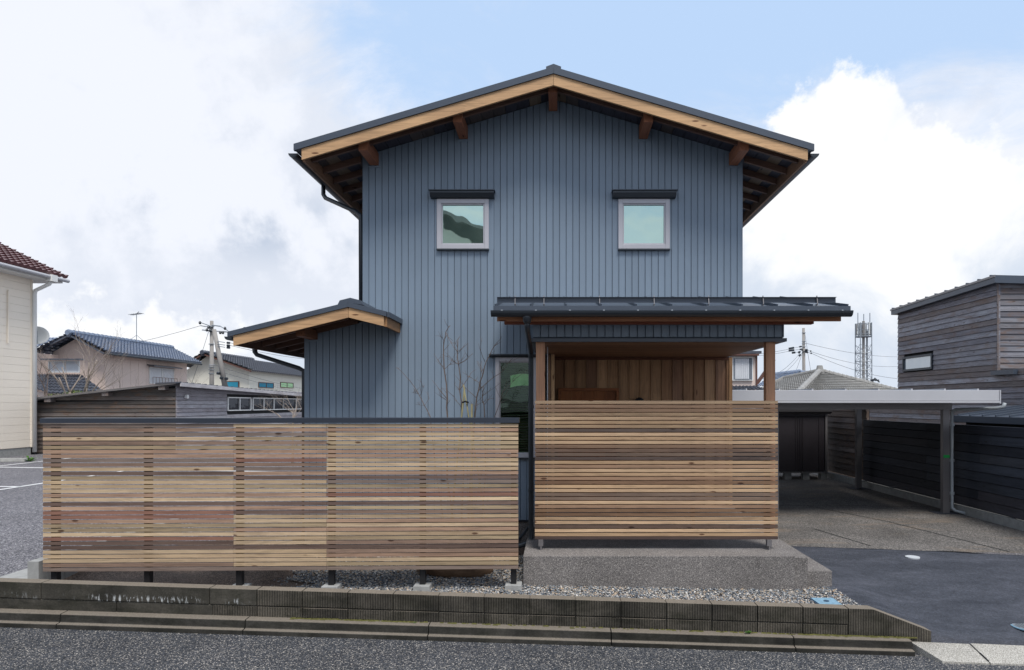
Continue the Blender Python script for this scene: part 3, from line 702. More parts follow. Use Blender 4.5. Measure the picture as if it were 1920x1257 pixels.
for k in range(nb):
    z = c+.08+(d-c-.16)*k/(nb-1); B().hexa([(a+.06, D2+.06, z-.014), (b_-.05, D2+.06, z-.014), (b_-.05, D2+.09, z+.006), (a+.06, D2+.09, z+.006), (a+.06, D2+.06, z-.012), (b_-.05, D2+.06, z-.012), (b_-.05, D2+.09, z+.008), (a+.06, D2+.09, z+.008)]).build('louvre', M['louvre'] if 'louvre' in M else M.setdefault('louvre', paint('louvre_green', srgb(50, 58, 40), .5, .1)), w)
refl_g = grid(0, 1, 0, 1, 8, 6, lambda x, y: 0); refl_m = B()
vs = []
for (u, v_, _) in refl_g.v:
    xx = PX(957+u*44, D2+.03); zz = PZ(727-v_*22+5*u*(1-v_)*0-(4*sin(u*3)), D2+.03); vs.append((xx, D2+.03+.012*sin(u*11+v_*5), zz))
refl_m.add(vs, refl_g.f).build('reflection_patch', M['green_refl_curtain'], w)  # pale green patch standing in for a reflection in the glass

# ---- porch
D1 = 8.0; CZ = 2.735
porch = B().box(-.29, 2.66, 10.56, 10.62, 0, 3.6).build('porch', M['siding_gap'], house)
# porch roof sheet (slopes down to the street)
def pr(y): return 3.07+.196*(y-7.5)
px0, px1 = -.70, 3.21
B().prx([(7.5, pr(7.5)-.05), (D2-.02, pr(D2)-.05), (D2-.02, pr(D2)), (7.5, pr(7.5))], px0, px1).build('porch_roof_sheet', M['roofmetal'], porch)
b = B()
for k in range(11):
    x = px0+.02+k*(px1-px0-.04)/10; b.bar((x, 7.5, pr(7.5)+.014), (x, D2-.03, pr(D2-.03)+.014), .018, .03)
b.build('roof_seams', M['roofmetal'], porch)
b = B(); b.prx([(7.47, pr(7.5)-.085), (7.50, pr(7.5)-.085), (7.50, pr(7.5)+.006), (7.47, pr(7.5)+.004)], px0, px1); b.build('eave_trim', M['roofmetal'], porch)
# gutter with brackets
b = B(); prof = []
gy, gzz, gr = 7.405, 3.008, .062
for k in range(9): a_ = pi+pi*k/8; prof.append((gy+cos(a_)*gr, gzz+sin(a_)*gr))
for k in range(8, -1, -1): a_ = pi+pi*k/8; prof.append((gy+cos(a_)*(gr-.006), gzz+.002+sin(a_)*(gr-.006)))
n_ = len(prof); gx0, gx1 = PX(920, 7.35), PX(1600, 7.35)
b.add([(gx0, *p_) for p_ in prof]+[(gx1, *p_) for p_ in prof], [(i, (i+1) % n_, n_+(i+1) % n_, n_+i) for i in range(n_)])
b.add([(gx0+.002, *p_) for p_ in prof[:9]], [tuple(range(9))]); b.add([(gx1-.002, *p_) for p_ in prof[:9]], [tuple(range(9))])
gut = b.build('gutter', M['gutter'], porch)
for k in range(11):
    xk = gx0+.12+k*(gx1-gx0-.24)/10; boxo('gutter_clip', xk-.009, xk+.009, gy-gr-.004, gy+gr, gzz-.004, gzz+.008, M['galv'], gut)
boxo('fascia_board', PX(933, 7.6), 3.13, 7.53, 7.56, PZ(602.5, 7.53), 3.012, M['wood_x'], porch, srgb(160, 112, 82))
for xk in (-.66, 3.10): B().prx([(7.565, 2.925), (D2-.03, 3.36), (D2-.03, 3.46), (7.565, 3.025)], xk, xk+.03).build('verge_board', M['wood_y'], porch, color=srgb(150, 100, 74))
b = B(); b.box(PX(946, 7.9), PX(1535, 7.9)-.07, 7.86, 7.96, PZ(607.5, 7.86), PZ(607.5, 7.86)+.10); b.build('eave_beam', M['wood_x'], porch, color=srgb(140, 84, 64))
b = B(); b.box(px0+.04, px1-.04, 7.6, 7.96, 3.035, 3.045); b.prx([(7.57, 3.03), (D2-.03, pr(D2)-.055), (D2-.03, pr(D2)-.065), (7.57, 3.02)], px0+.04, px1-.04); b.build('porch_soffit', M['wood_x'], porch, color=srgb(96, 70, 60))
# snow guard
sg = B(); y = 7.78; z = pr(y)+.03
sg.box(PX(932, y), PX(1567, y), y, y+.004, z, z+.062); sg.box(PX(932, y), PX(1567, y), y-.03, y, z+.058, z+.062)
sg = sg.build('snow_guard', M['roofmetal'], porch)
for xp in (966, 1020, 1124, 1226, 1328, 1430, 1531):
    x = PX(xp, y); B().bar((x, y-.03, z-.02), (x, y-.008, z+.078), .010, .012).box(x-.008, x+.008, y-.02, y+.12, z-.03, z-.018).build('snow_guard_bracket', M['alu'], sg)
# siding band
bx0, bx1 = -.29, PX(1470, D1)
band = B().box(bx0, bx1, D1+.015, D1+.08, 2.78, 3.03).build('siding_band', M['siding_gap'], porch)
x = bx0
while x < bx1-.01:
    panel(x+.003, min(x+pitch, bx1)-.002, 2.785, lambda q: 2.985, [], band, D1, .012); x += pitch
for xk in (bx0, bx1-.06):
    b = B(); b.box(xk+.001, xk+.059, D1+.081, D2-.02, 2.785, 3.0); b.prx([(D1+.09, 3.001), (D2-.02, 3.001), (D2-.02, pr(D2-.02)-.07), (D1+.09, pr(D1+.09)-.07)], xk+.002, xk+.058); b.build('siding_side', M['siding'], porch)
b = B(); b.box(-.305, PX(1473, 7.93), 7.93, 7.985, PZ(641, 7.93), PZ(634.5, 7.93)); b.build('lower_trim', M['roofmetal'], porch)
b = B(); b.box(bx1-.045, bx1+.03, 7.986, D2-.02, 2.733, 2.772); b.box(-.32, -.26, 7.986, D2-.02, 2.733, 2.772); b.build('side_trim', M['roofmetal'], porch)
# posts
POST = srgb(194, 148, 118)
for x0 in (PX(1005, D1), PX(1436.8, D1)): boxo('porch_post', x0, x0+.105, D1, D1+.105, .47, 2.734, M['wood_z'], porch, POST); boxo('post_shoe', x0+.035, x0+.07, D1+.03, D1+.075, .316, .469, M['alu'], porch)
boxo('post_side_trim', -.13, -.118, 8.6, 8.64, .45, 2.72, M['frame'], porch)  # thin grey strip beside the left porch post
# ceiling planks
k = 0; y = D1+.02
while y < 10.48:
    cc = rnd.choice([srgb(150, 112, 86), srgb(138, 102, 78), srgb(160, 122, 94)])
    boxo('ceiling_board', -.26 if y < D2-.05 else -.035, bx1-.05, y, y+.102, CZ-.012, CZ+.004, M['wood_x'], porch, cc); y += .105
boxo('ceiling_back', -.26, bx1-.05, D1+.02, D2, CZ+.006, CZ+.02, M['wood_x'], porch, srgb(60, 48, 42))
# back wall boards
bwp = (bx1-.0)
x = -.035; k = 0; BW = 10.5
while x < 2.66:
    w_ = .166; q = lin(rnd.choice([srgb(168, 134, 102), srgb(150, 116, 88), srgb(178, 144, 112), srgb(160, 128, 98), srgb(144, 112, 90)]), 1.12)
    boxo('wall_board', x+.003, min(x+w_, 2.66)-.003, BW+.02, BW+.04, .45, CZ-.03, M['wood_z'], porch, q)
    boxo('batten', x-.018, x+.014, BW-.002, BW+.02, .45, CZ-.03, M['wood_z'], porch, lin(q, .85)); x += w_
boxo('end_batten', 2.64, 2.69, BW-.01, BW+.06, .45, CZ-.02, M['wood_z'], porch, srgb(170, 134, 100))
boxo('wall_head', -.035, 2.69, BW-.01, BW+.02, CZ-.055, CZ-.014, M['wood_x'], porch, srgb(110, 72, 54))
# left inner corner
for k in range(2): boxo('wall_board', -.145+k*.05-.0, -.10+k*.05, D2+.0, D2+.03, .45, CZ-.02, M['wood_z'], porch, srgb(138, 108, 84))
boxo('corner_batten', -.085, -.04, D2-.03, D2-.001, .45, CZ-.02, M['wood_z'], porch, srgb(190, 156, 120))
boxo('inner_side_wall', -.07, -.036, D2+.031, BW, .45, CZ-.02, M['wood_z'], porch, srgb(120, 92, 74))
# cabinet-like door frame
df = B(); dx0, dx1, dz = PX(1047, 10.42), PX(1160, 10.42), PZ(728, 10.42)
df.box(dx0, dx1, 10.40, 10.497, dz-.04, dz); df.box(dx0, dx0+.035, 10.40, 10.497, .46, dz-.04); df.box(dx1-.035, dx1, 10.40, 10.497, .46, dz-.04)
door = df.build('door', M['wood_x'], porch, color=srgb(150, 96, 60))
for k in range(5):
    xa = dx0+.04+k*(dx1-dx0-.08)/5; boxo('door_board', xa, xa+(dx1-dx0-.08)/5-.004, 10.43, 10.47, .46, dz-.045, M['wood_z'], door, rnd.choice([srgb(140, 88, 52), srgb(124, 76, 46), srgb(150, 98, 60)]))
# lamp
lx_, lz_ = PX(1199, 10.4), PZ(749, 10.4)
b = B(); 
for i in range(7):
    pass
ring = []
for i in range(9):
    t = i/8*pi/2; ring.append((.085*cos(t), .09*sin(t)))
b.tube([(lx_, 10.42-.0, lz_-.06+z_) for (r_, z_) in ring], [max(r_, .004) for r_, z_ in ring], 16); b.tube([(lx_, 10.49, lz_), (lx_, 10.42, lz_)], .03, 10)
lamp = b.build('porch_lamp', M['gutter'], porch, smooth=True)
# floor + terrace
B().box(-.33, 2.64, 8.62, 10.56, -.15, .45).build('porch_floor', M['terrace'], porch)
ter = thing('terrace', 'grey washed aggregate concrete terrace with side steps below the porch screen', 'terrace', (1.2, 7.6, 0))
B().box(PX(981, 7.57), PX(1491, 7.57), 7.57, 8.619, -.18, .315).build('slab', M['terrace'], ter, bevel=.006)
B().box(PX(1491, 7.57)+.001, 2.79, 7.60, 10.39, -.18, .292).build('side_slab', M['terrace'], ter, bevel=.006)
B().box(2.791, 3.12, 7.75, 10.4, -.18, .105).build('step', M['terrace'], ter, bevel=.006)
# porch downpipe
xk = PX(988, 7.4)
B().tube([(xk, 7.42, 2.99), (xk, 7.43, 2.93), (xk, 7.44, 2.88)], [.052, .05, .034], 12).build('pipe_funnel', M['gutter'], porch, smooth=True)
pp = [(xk, 7.44, 2.90), (xk, 7.46, 2.85), (xk, 7.55, 2.80), (xk, 8.40, 2.66), (xk, 8.50, 2.62), (xk, 8.52, 2.55), (xk, 8.52, .36), (xk, 8.51, .31), (xk-.03, 8.50, .27), (xk-.16, 8.49, .23), (xk-.22, 8.49, .19), (xk-.24, 8.49, .0)]
dpp = B().tube(pp, .031, 12).build('downpipe', M['gutter'], porch, smooth=True)
for zz in (1.95, .9): B().tube([(xk, 8.52, zz), (xk, 8.52, zz+.04)], .036, 12).build('pipe_collar', M['gutter'], dpp)
B().tube([(-.36, 9.7, .3), (-.50, 9.0, .22), (-.55, 8.6, .06), (-.55, 8.5, -.02)], .02, 8).build('hose_pipe', M['gutter'], porch, smooth=True)

# ================================================================== SLATTED FENCE (left)
PAL = [(srgb(190, 168, 140), 8), (srgb(176, 154, 126), 7), (srgb(164, 136, 116), 5), (srgb(136, 114, 100), 5), (srgb(124, 110, 102), 4), (srgb(140, 104, 90), 4), (srgb(160, 142, 116), 6), (srgb(106, 88, 80), 3)]
def pick(r, pal=PAL):
    t = r.uniform(0, sum(w for _, w in pal))
    for c_, w in pal:
        t -= w
        if t <= 0: return lin(c_, r.uniform(.92, 1.1))
    return pal[0][0]
fr_ = random.Random(5)
yL, yR = 7.28, 7.40; FX0, FX1 = PX(82, yL), PX(972, yR)
yaw = math.atan2(yR-yL, FX1-FX0)
fence = thing('slat_fence', 'long horizontal cedar slat fence with dark metal cap, left of the porch', 'fence', (FX0, yL, .22))
def fy(x): return yL+(x-FX0)*(yR-yL)/(FX1-FX0)
zb = PZ(1066.5, yR); ztp = PZ(793, yR); ns = 34; sp_ = (ztp-zb)/ns
j1, j2 = PX(439, fy(-3.4)), PX(613, fy(-2.4))
for k in range(ns):
    z = zb+k*sp_
    segs = [FX0, j1, j2, FX1]
    if k % 7 == 3: segs = [FX0, j2, FX1]
    elif k % 11 == 5: segs = [FX0, j1, FX1]
    rowc = pick(fr_)
    for a, c in zip(segs, segs[1:]):
        cc = pick(fr_) if fr_.random() < .45 else lin(rowc, fr_.uniform(.92, 1.06))
        o = boxo('slat', a+.0008, c-.0008, 0, .027, z, z+sp_*.775, M['slat'], fence, cc)
        mid = (a+c)/2; o.location.y = fy(mid)+fr_.uniform(-.001, .001)-yL; o.rotation_euler.z = yaw
fpx = [103, 277, 449, 621.5, 792.5, 963]
for i, p_ in enumerate(fpx):
    yy = fy(PX(p_, 7.35))+.045; x = PX(p_, yy)
    boxo('post', x-.03, x+.03, yy-.018, yy+.05, -.02, ztp-.01, M['black'], fence)
    if i >= 2:
        f_ = B(); s_ = .088; yb_ = yy+.01
        f_.hexa([(x-s_-.012, yb_-s_-.01, -.12), (x+s_+.012, yb_-s_-.01, -.12), (x+s_+.012, yb_+s_, -.12), (x-s_-.012, yb_+s_, -.12), (x-s_, yb_-s_, .042), (x+s_, yb_-s_, .042), (x+s_, yb_+s_, .042), (x-s_, yb_+s_, .042)])
        f_.build('footing', M['concrete'], fence, bevel=.006)
b = B(); cw = .075
b.hexa([(FX0-.02, yL-.03, ztp+.0), (FX1+.01, yR-.03, ztp), (FX1+.01, yR+cw, ztp), (FX0-.02, yL+cw, ztp), (FX0-.02, yL-.03, PZ(784, yR)), (FX1+.01, yR-.03, PZ(784, yR)), (FX1+.01, yR+cw, PZ(784, yR)+.004), (FX0-.02, yL+cw, PZ(784, yR)+.004)])
b.build('cap', M['cap'], fence)
# a few boards behind as stretchers
boxo('rail', FX0+.1, FX1-.1, 7.46, 7.49, 1.70, 1.73, M['black'], fence)
# ================================================================== SLAT SCREEN (porch)
SY = 7.93
scr = thing('slat_screen', 'horizontal cedar slat screen in front of the timber porch', 'screen', (1.1, SY, .42))
sx0, sx1 = PX(1003, SY), PX(1457.5, SY); s0, s1 = PZ(1005, SY), PZ(750, SY); ns = 34; sp_ = (s1-s0)/ns
PAL2 = [(srgb(192, 164, 134), 7), (srgb(176, 148, 118), 6), (srgb(150, 122, 100), 4), (srgb(122, 104, 92), 3), (srgb(170, 144, 116), 5)]
darkrows = {33-7: srgb(96, 84, 78), 33-12: srgb(112, 92, 80), 33-11: srgb(128, 104, 86), 33-14: srgb(84, 72, 68), 33-13: srgb(106, 90, 80), 33-20: srgb(122, 96, 76), 33-27: srgb(126, 100, 78), 33-28: srgb(118, 92, 72), 33-31: srgb(98, 80, 70)}
sr = random.Random(9)
for k in range(ns):
    z = s0+k*sp_; c_ = darkrows.get(k) or pick(sr, PAL2)
    o = boxo('slat', sx0, sx1, SY-.020, SY, z, z+sp_*.765, M['slat'], scr, c_)
boxo('bottom_rail', sx0, sx1, SY-.022, SY+.03, PZ(1011, SY), s0-.004, M['wood_x'], scr, srgb(80, 66, 62))
for p_ in (1016, 1160, 1300, 1441):
    x = PX(p_, SY); boxo('upright', x-.02, x+.02, SY+.001, SY+.035, PZ(1011, SY), s1-.02, M['wood_z'], scr, srgb(120, 96, 80))
for p_ in (1014, 1443):
    x = PX(p_, 7.88); b = B(); b.box(x-.028, x+.028, SY-.05, SY+.005, PZ(1023, SY), PZ(1011, SY)-.001); b.box(x-.008, x+.012, SY-.048, SY-.034, .315, PZ(1023, SY)); b.build('bracket', M['alu'], scr)

# ================================================================== SAPLING + STAKES
def tree_paths(name, label, cat, mat, paths, D, base, jit=.25, group=None, seed=1, sub=True):
    r = random.Random(seed); t = thing(name, label, cat, base, group); tr = B(); tw = B()
    for (pts, r0, r1) in paths:
        n = len(pts); off = r.uniform(-jit, jit); P3 = []
        for i, (x, y) in enumerate(pts): P3.append(P(x, y, D+off*i/max(1, n-1)))
        # extra wobble
        Q = [P3[0]]
        for p, q in zip(P3, P3[1:]):
            L_ = (q-p).length; m_ = (p+q)/2+Vector((r.uniform(-1, 1), r.uniform(-1, 1), r.uniform(-1, 1)))*L_*.045; Q += [m_, q]
        (tr if r0 > .0048 else tw).tube(Q, [r0+(r1-r0)*i/(len(Q)-1) for i in range(len(Q))], 6)
        if sub:
            for i in range(1, len(Q)):
                for s_ in (0, 1):
                    if r.random() < .34:
                        p = Q[i-1].lerp(Q[i], r.random()); dr = (Q[i]-Q[i-1]).normalized(); sd_ = Vector((r.uniform(-1, 1), r.uniform(-1, 1), r.uniform(-.1, .9))).normalized()
                        l = r.uniform(.05, .22)*D/9*.9; e = p+(dr*.6+sd_*.7)*l; m_ = (p+e)/2+sd_*l*.06
                        tw.tube([p, m_, e], [.0028*D/9, .002*D/9, .0011*D/9], 4)
                        if r.random() < .6: f = m_+(sd_+Vector((r.uniform(-1, 1), 0, r.uniform(0, 1)))).normalized()*l*.4; tw.tube([m_, f], [.0018*D/9, .001*D/9], 4)
    if tr.v: tr.build('trunk', mat, t, smooth=True)
    if tw.v: tw.build('twigs', mat, t, smooth=True, kind='stuff')
    return t
sx = lambda x: 720+x/4.833
sy = lambda y: 600+y/4.833
raw = [([(640,1900),(575,880),(572,720),(545,450),(540,300),(548,180),(560,110),(600,50)], .011, .003),
 ([(560,110),(605,200),(660,285)], .004, .002), ([(700,1900),(705,870),(685,640),(675,400),(665,290),(660,190),(690,150)], .010, .0025),
 ([(665,290),(720,250),(765,210)], .004, .0016), ([(675,400),(735,370),(775,325)], .004, .0015), ([(685,410),(620,370),(575,330)], .004, .0015),
 ([(545,450),(490,370),(455,310)], .004, .0015), ([(545,450),(600,400),(660,360)], .004, .0015), ([(572,720),(500,630),(435,545)], .005, .0015),
 ([(760,1900),(825,860),(840,700),(870,560),(900,480),(930,370),(975,280),(1015,215),(1055,175)], .011, .002), ([(915,380),(880,290),(855,215)], .004, .0015),
 ([(895,500),(880,440),(885,375)], .004, .0018), ([(860,640),(920,580),(1010,510),(1070,470),(1120,400),(1165,350)], .006, .0016),
 ([(840,710),(760,640),(700,570),(635,495)], .0045, .0015), ([(690,630),(740,560),(790,480),(835,450)], .0045, .0015), ([(860,570),(800,530),(750,510)], .0035, .0015),
 ([(880,1900),(912,870),(905,770),(890,690),(900,600)], .009, .003), ([(890,690),(960,640),(1000,615)], .004, .0015), ([(905,770),(950,720),(1000,710)], .004, .0015),
 ([(780,1950),(1005,870),(1050,750),(1080,650),(1150,580),(1205,520)], .006, .0016), ([(1060,755),(1110,725)], .003, .0012),
 ([(560,1950),(418,878),(365,775),(310,665),(240,560),(170,480),(110,432)], .007, .0016), ([(325,690),(350,630),(370,590)], .003, .0012), ([(310,670),(250,660)], .003, .0012), ([(370,775),(410,710)], .003, .0012), ([(365,775),(285,765)], .003, .0012),
 ([(705,800),(660,740),(625,680)], .004, .0014), ([(685,640),(640,590),(650,560)], .003, .0012), ([(575,740),(510,690)], .003, .0012), ([(835,780),(900,745),(975,712)], .0035, .0012)]
paths = [([(sx(a), sy(b_)) for a, b_ in pts], r0*.9, r1*1.15) for pts, r0, r1 in raw]
sap = tree_paths('young_tree', 'leafless multi-stemmed young tree against the blue wall behind the slatted fence', 'tree', M['bark'], paths, 8.75, (P(872, 900, 8.75).x, 8.75, 0), .22, seed=4)
st = thing('tree_stakes', 'three greenish wooden stakes tied with black cord around the young tree', 'tree stakes', (P(878, 900, 8.6).x, 8.6, 0))
def stake(a, b_, r_, D): B().tube([P(a[0], a[1], D), P(b_[0], b_[1], D+.05)], r_, 10).build('stake', M['bamboo'], st, smooth=True)
stake((840, 1030), (871, 729), .011, 8.62); stake((920, 1030), (869, 722), .009, 8.55); stake((884, 1030), (884.5, 758), .013, 8.5)
B().tube([P(867, 755, 8.56), P(872, 753, 8.54), P(878, 755, 8.58)], .011, 8).build('tie', M['black'], st)
# rock behind the fence, seen under it
b = B(); 
for i, v_ in enumerate(ico_v): pass
import bmesh
bm = bmesh.new(); bmesh.ops.create_icosphere(bm, subdivisions=3, radius=1); rr = random.Random(3)
from mathutils import noise as mn
for v_ in bm.verts:
    k = 1+.22*mn.noise(v_.co*1.6)+.06*mn.noise(v_.co*6); v_.co = Vector((v_.co.x*.48*k, v_.co.y*.30*k, v_.co.z*.19*k))
b.add([tuple(v_.co+Vector((PX(858, 8.15), 8.2, .04))) for v_ in bm.verts], [tuple(v.index for v in f.verts) for f in bm.faces]); bm.free()
tagm(b.build('boulder', M['rock'], smooth=True), 'brown root ball mound on the gravel under the slatted fence', 'boulder')
# blue meter lid, white lid, manhole
b = B(); ly = 7.02; c1 = [P(1516, 1120.5, 7.16), P(1563, 1121.5, 7.16), P(1583, 1133, 6.88), P(1536, 1132, 6.88)]
zl = .0-.024*3+.02
q = [Vector((PX(1517, 7.22), 7.22, zl)), Vector((PX(1562, 7.22), 7.22, zl)), Vector((PX(1583, 6.96), 6.96, zl-.004)), Vector((PX(1537, 6.96), 6.96, zl-.004))]
for v_ in q: v_.z += 0
b.hexa([q[3]-Vector((0, 0, .05)), q[2]-Vector((0, 0, .05)), q[1]-Vector((0, 0, .05)), q[0]-Vector((0, 0, .05)), q[3], q[2], q[1], q[0]])
lid = thing('meter_lid', 'rectangular pale blue water meter lid set in the gravel', 'lid', (q[0].x+.1, 7.05, zl-.03))
b.build('rim', M['bluerim'], lid)
c_ = sum(q, Vector())/4; qi = [c_+(v_-c_)*.9+Vector((0, 0, .008)) for v_ in q]
B().hexa([v_-Vector((0, 0, .006)) for v_ in (qi[3], qi[2], qi[1], qi[0])]+[qi[3], qi[2], qi[1], qi[0]]).build('cover', M['bluelid'], lid, bevel=.002)
B().tube([c_+Vector((0, 0, .006)), c_+Vector((0, 0, .013))], .028, 16).build('knob', M['bluerim'], lid)
def disc(x, y, z, r_, h, mat, n=28): b = B(); b.tube([(x, y, z), (x, y, z+h)], r_, n); return b
tagm(disc(PX(1711, 9.0), 9.0, zp(4.68, 9.0)+.004, .088, .016, M['frost']).build('valve_cap', M['frost']), 'small round white cap in the fresh dark asphalt', 'lid')
mh = thing('manhole_cover', 'round grey drain cover with slots in asphalt at the right edge', 'manhole cover', (PX(1930, 6.98), 6.98, zp(4.8, 6.98)))
zz = zp(4.82, 6.98)+.014; xx = PX(1928, 6.98)
disc(xx, 6.98, zz, .155, .010, 0, 32).build('rim', M['bluelid'], mh); disc(xx, 6.98, zz+.002, .138, .010, 0, 32).build('plate', M['galv'], mh)
for i in range(-4, 5):
    for j in range(-4, 5):
        if i*i+j*j < 18: boxo('slot', xx+i*.028-.009, xx+i*.028+.009, 6.98+j*.028-.006, 6.98+j*.028+.006, zz+.0125, zz+.0135, M['inside'], mh)

# ================================================================== RIGHT: dark fence, shed, carport
rf = random.Random(21)
df_ = thing('dark_fence', 'tall charred dark plank fence on a concrete curb along the driveway', 'fence', (7.4, 12.5, 0))
DC = [srgb(62, 68, 80), srgb(50, 56, 68), srgb(74, 78, 88), srgb(62, 62, 70), srgb(44, 48, 58)]
ztop = 1.63; nr = 9
for k in range(nr):
    z = .17+k*(ztop-.17)/nr; ys = [8.0, 11.9+rf.uniform(-.03, .03), 16.4] if k % 2 else [8.0, 9.6, 13.6, 16.4]
    for a, c in zip(ys, ys[1:]):
        t0 = .000; b = B(); hz = (ztop-.17)/nr
        b.pry([(7.385, z), (7.343, z+.002), (7.357, z+hz-.008), (7.385, z+hz-.006)], a+.002, c-.002); b.build('plank', M['char_y'], df_, color=lin(rf.choice(DC), rf.uniform(.8, 1.1)))
for k in range(26):
    y = 7.6+k*.6; boxo('curb_block', 7.32, 7.47, y+.002, y+.598, 0, .150, M['concrete'], df_)
B().box(7.386, 7.394, 8.0, 16.4, .155, ztop-.01).build('backing', M['inside'], df_)  # near-black sheet added to keep sky light out of the plank gaps
for y in (9, 11, 13, 15, 16.3): boxo('post', 7.40, 7.47, y, y+.07, .151, 1.6, M['black'], df_)
an = thing('plank_wall', 'weathered brown plank wall beyond the dark fence behind the storage shed', 'wall', (7.5, 19, 0))
WC = [srgb(112, 100, 96), srgb(96, 84, 80), srgb(126, 116, 114), srgb(104, 90, 82), srgb(88, 78, 76)]
k = 0; z = .17
while z < 1.95:
    B().pry([(7.50, z), (7.425, z+.002), (7.45, z+.150), (7.50, z+.152)], 16.42, 23.5).build('plank', M['plank_y'], an, color=lin(rf.choice(WC), .8)); z += .15
B().box(7.501, 7.51, 16.42, 23.5, .15, 1.97).build('backing', M['inside'], an)
boxo('curb', 7.36, 7.52, 16.42+7, 23.6, 0, .15, M['concrete'], an)

shed = thing('storage_shed', 'black metal storage shed with sliding doors standing on concrete blocks', 'storage shed', (6.0, 18.5, 0))
hx0, hx1, hy = 4.6, PX(1551, 18), 18.0
boxo('shed_body', hx0, hx1, hy+.05, hy+1.1, .20, 1.72, M['darkshed'], shed)
for a, c in ((hx0+.03, 5.15), (5.18, PX(1505, hy)), (PX(1505, hy)+.01, hx1-.07)):
    boxo('door', a, c, hy+.01, hy+.048, .24, 1.66, M['darkshed'], shed)
for p_ in (1492, 1496, 1500, 1503, 1536): x = PX(p_, hy); boxo('door_rib', x-.008, x+.008, hy-.004, hy+.0095, .25, 1.65, M['darkshed'], shed)
boxo('corner_post', hx1-.055, hx1+.0, hy-.02, hy+.06, .16, 1.78, M['alu'], shed)
boxo('base_rail', hx0, hx1-.056, hy-.012, hy+.05, .18, .215, M['alu'], shed)
b = B(); b.prx([(hy-.10, 1.80), (hy-.12, 1.86), (hy-.12, 1.885), (hy+1.15, 1.84), (hy+1.15, 1.75), (hy-.02, 1.74)], hx0-.05, hx1+.09); b.build('shed_roof', M['alu'], shed)
boxo('head_rail', hx0, hx1-.056, hy-.016, hy+.05, 1.68, 1.738, M['darkshed'], shed)
for p_ in (1415, 1478, 1512, 1545): x = PX(p_, hy); boxo('foot_block', x-.08, x+.09, hy+.02, hy+.2, 0, .178, M['concrete'], shed)
bp = thing('stacked_boards', 'pale boards lying on the storage shed roof under the carport', 'boards', (5.7, 18.3, 1.89))
for i, (a, c, z, col) in enumerate(((1440, 1545, 0, srgb(160, 158, 156)), (1462, 1541, .035, srgb(190, 186, 178)), (1476, 1537, .068, srgb(168, 120, 92)))):
    boxo('board', PX(a, 18), PX(c, 18), hy+.1, hy+.8, 1.888+z, 1.918+z, M['wood_x'], bp, col)

cp = thing('carport', 'light grey aluminium carport roof over bronze posts beside the house', 'carport', (5, 12.5, 0))
cy0, cy1 = 11.5, 17.3; cxa, cxb = 2.80, PX(1874, 11.5)
b = B(); b.box(cxa, cxb, cy0, cy0+.05, PZ(752, cy0), PZ(732, cy0)); b.box(cxa, cxb, cy0-.012, cy0+.045, PZ(756, cy0), PZ(752.6, cy0)); b.build('front_beam', M['alulight'], cp, bevel=.004)
boxo('end_cap', cxb+.001, cxb+.02, cy0-.01, cy0+.09, PZ(757, cy0), PZ(731.5, cy0), M['alulight'], cp)
boxo('side_beam', cxb-.05, cxb, cy0+.092, cy1, 2.04, 2.22, M['alulight'], cp); boxo('side_beam', cxa, cxa+.05, cy0+.051, cy1, 2.04, 2.22, M['alulight'], cp)
boxo('rear_beam', cxa+.051, cxb-.051, cy1-.05, cy1, 2.04, 2.22, M['alulight'], cp)
boxo('roof_sheet', cxa+.05, cxb-.05, cy0+.05, cy1-.05, 2.225, 2.235, M['glass_grey'], cp)
k = 0; x = cxa+.4
while x < cxb: boxo('roof_rib', x-.012, x+.012, cy0+.05, cy1, 2.236, 2.262, M['alulight'], cp); x += .56
for yy in (12.5, 16.1):
    boxo('cross_beam', 3.85, 7.20, yy-.05, yy+.05, PZ(768, 12.5)+.0, 2.035, M['alu'], cp)
    for xx in (3.90, 7.02):
        boxo('post', xx+.02, xx+.14, yy-.045, yy+.045, 0, PZ(768, 12.5)-.001, M['alu'], cp)
        if xx > 5: boxo('base_pad', xx-.12, xx+.3, yy-.16, yy+.18, .004, .016, M['fresh'], cp)
for z in (1.15,): boxo('green_tape', 7.045, 7.155, 12.5-.049, 12.5-.0455, 1.02, 1.07, M['green'], cp)
pxd = PX(1785, 12.45); 
B().tube([(7.62, 11.62, 2.02), (7.60, 11.63, 1.955), (7.52, 11.66, 1.93), (pxd+.05, 12.42, 1.90), (pxd, 12.45, 1.86), (pxd, 12.45, .11), (pxd+.03, 12.40, .06), (pxd+.15, 12.25, .035)], .029, 12).build('downpipe', M['pipe_grey'], cp, smooth=True)
for z in (1.6, .95, .35): B().tube([(pxd, 12.45, z), (pxd, 12.45, z+.05)], .040, 12).build('pipe_collar', M['pipe_grey'], cp)

# ================================================================== RIGHT: wooden neighbour house
nh = thing('wooden_house', 'weathered grey plank clad house with a small dark framed window, right edge', 'house', (11, 18, 0))
NX = PX(1872, 16.0); NY0, NY1 = 16.0, 20.7; pt = .135
def ntop(y): return PZ(527, 16.0)-.05-(y-16.0)*((PZ(532, 16)-PZ(587, 20.7))/4.7)
ztA = PZ(532, 16.0); ztB = PZ(590, 20.7)
def ntz(y): return ztA+(ztB-ztA)*(y-NY0)/(NY1-NY0)
GC = [srgb(138, 140, 150), srgb(122, 122, 132), srgb(152, 154, 164), srgb(116, 110, 112), srgb(132, 132, 140)]
ww = [NX, PX(1742, 19.6), 0]
wy0, wy1 = 18.75, 20.35      # window along depth
wz0, wz1 = PZ(693, 19.0), PZ(664, 19.0)
B().prx([(NY0+.03, 0), (NY1, 0), (NY1, ztB-.03), (NY0+.03, ztA-.03)], NX+.05, NX+.15).build('side_wall_core', M['inside'], nh)
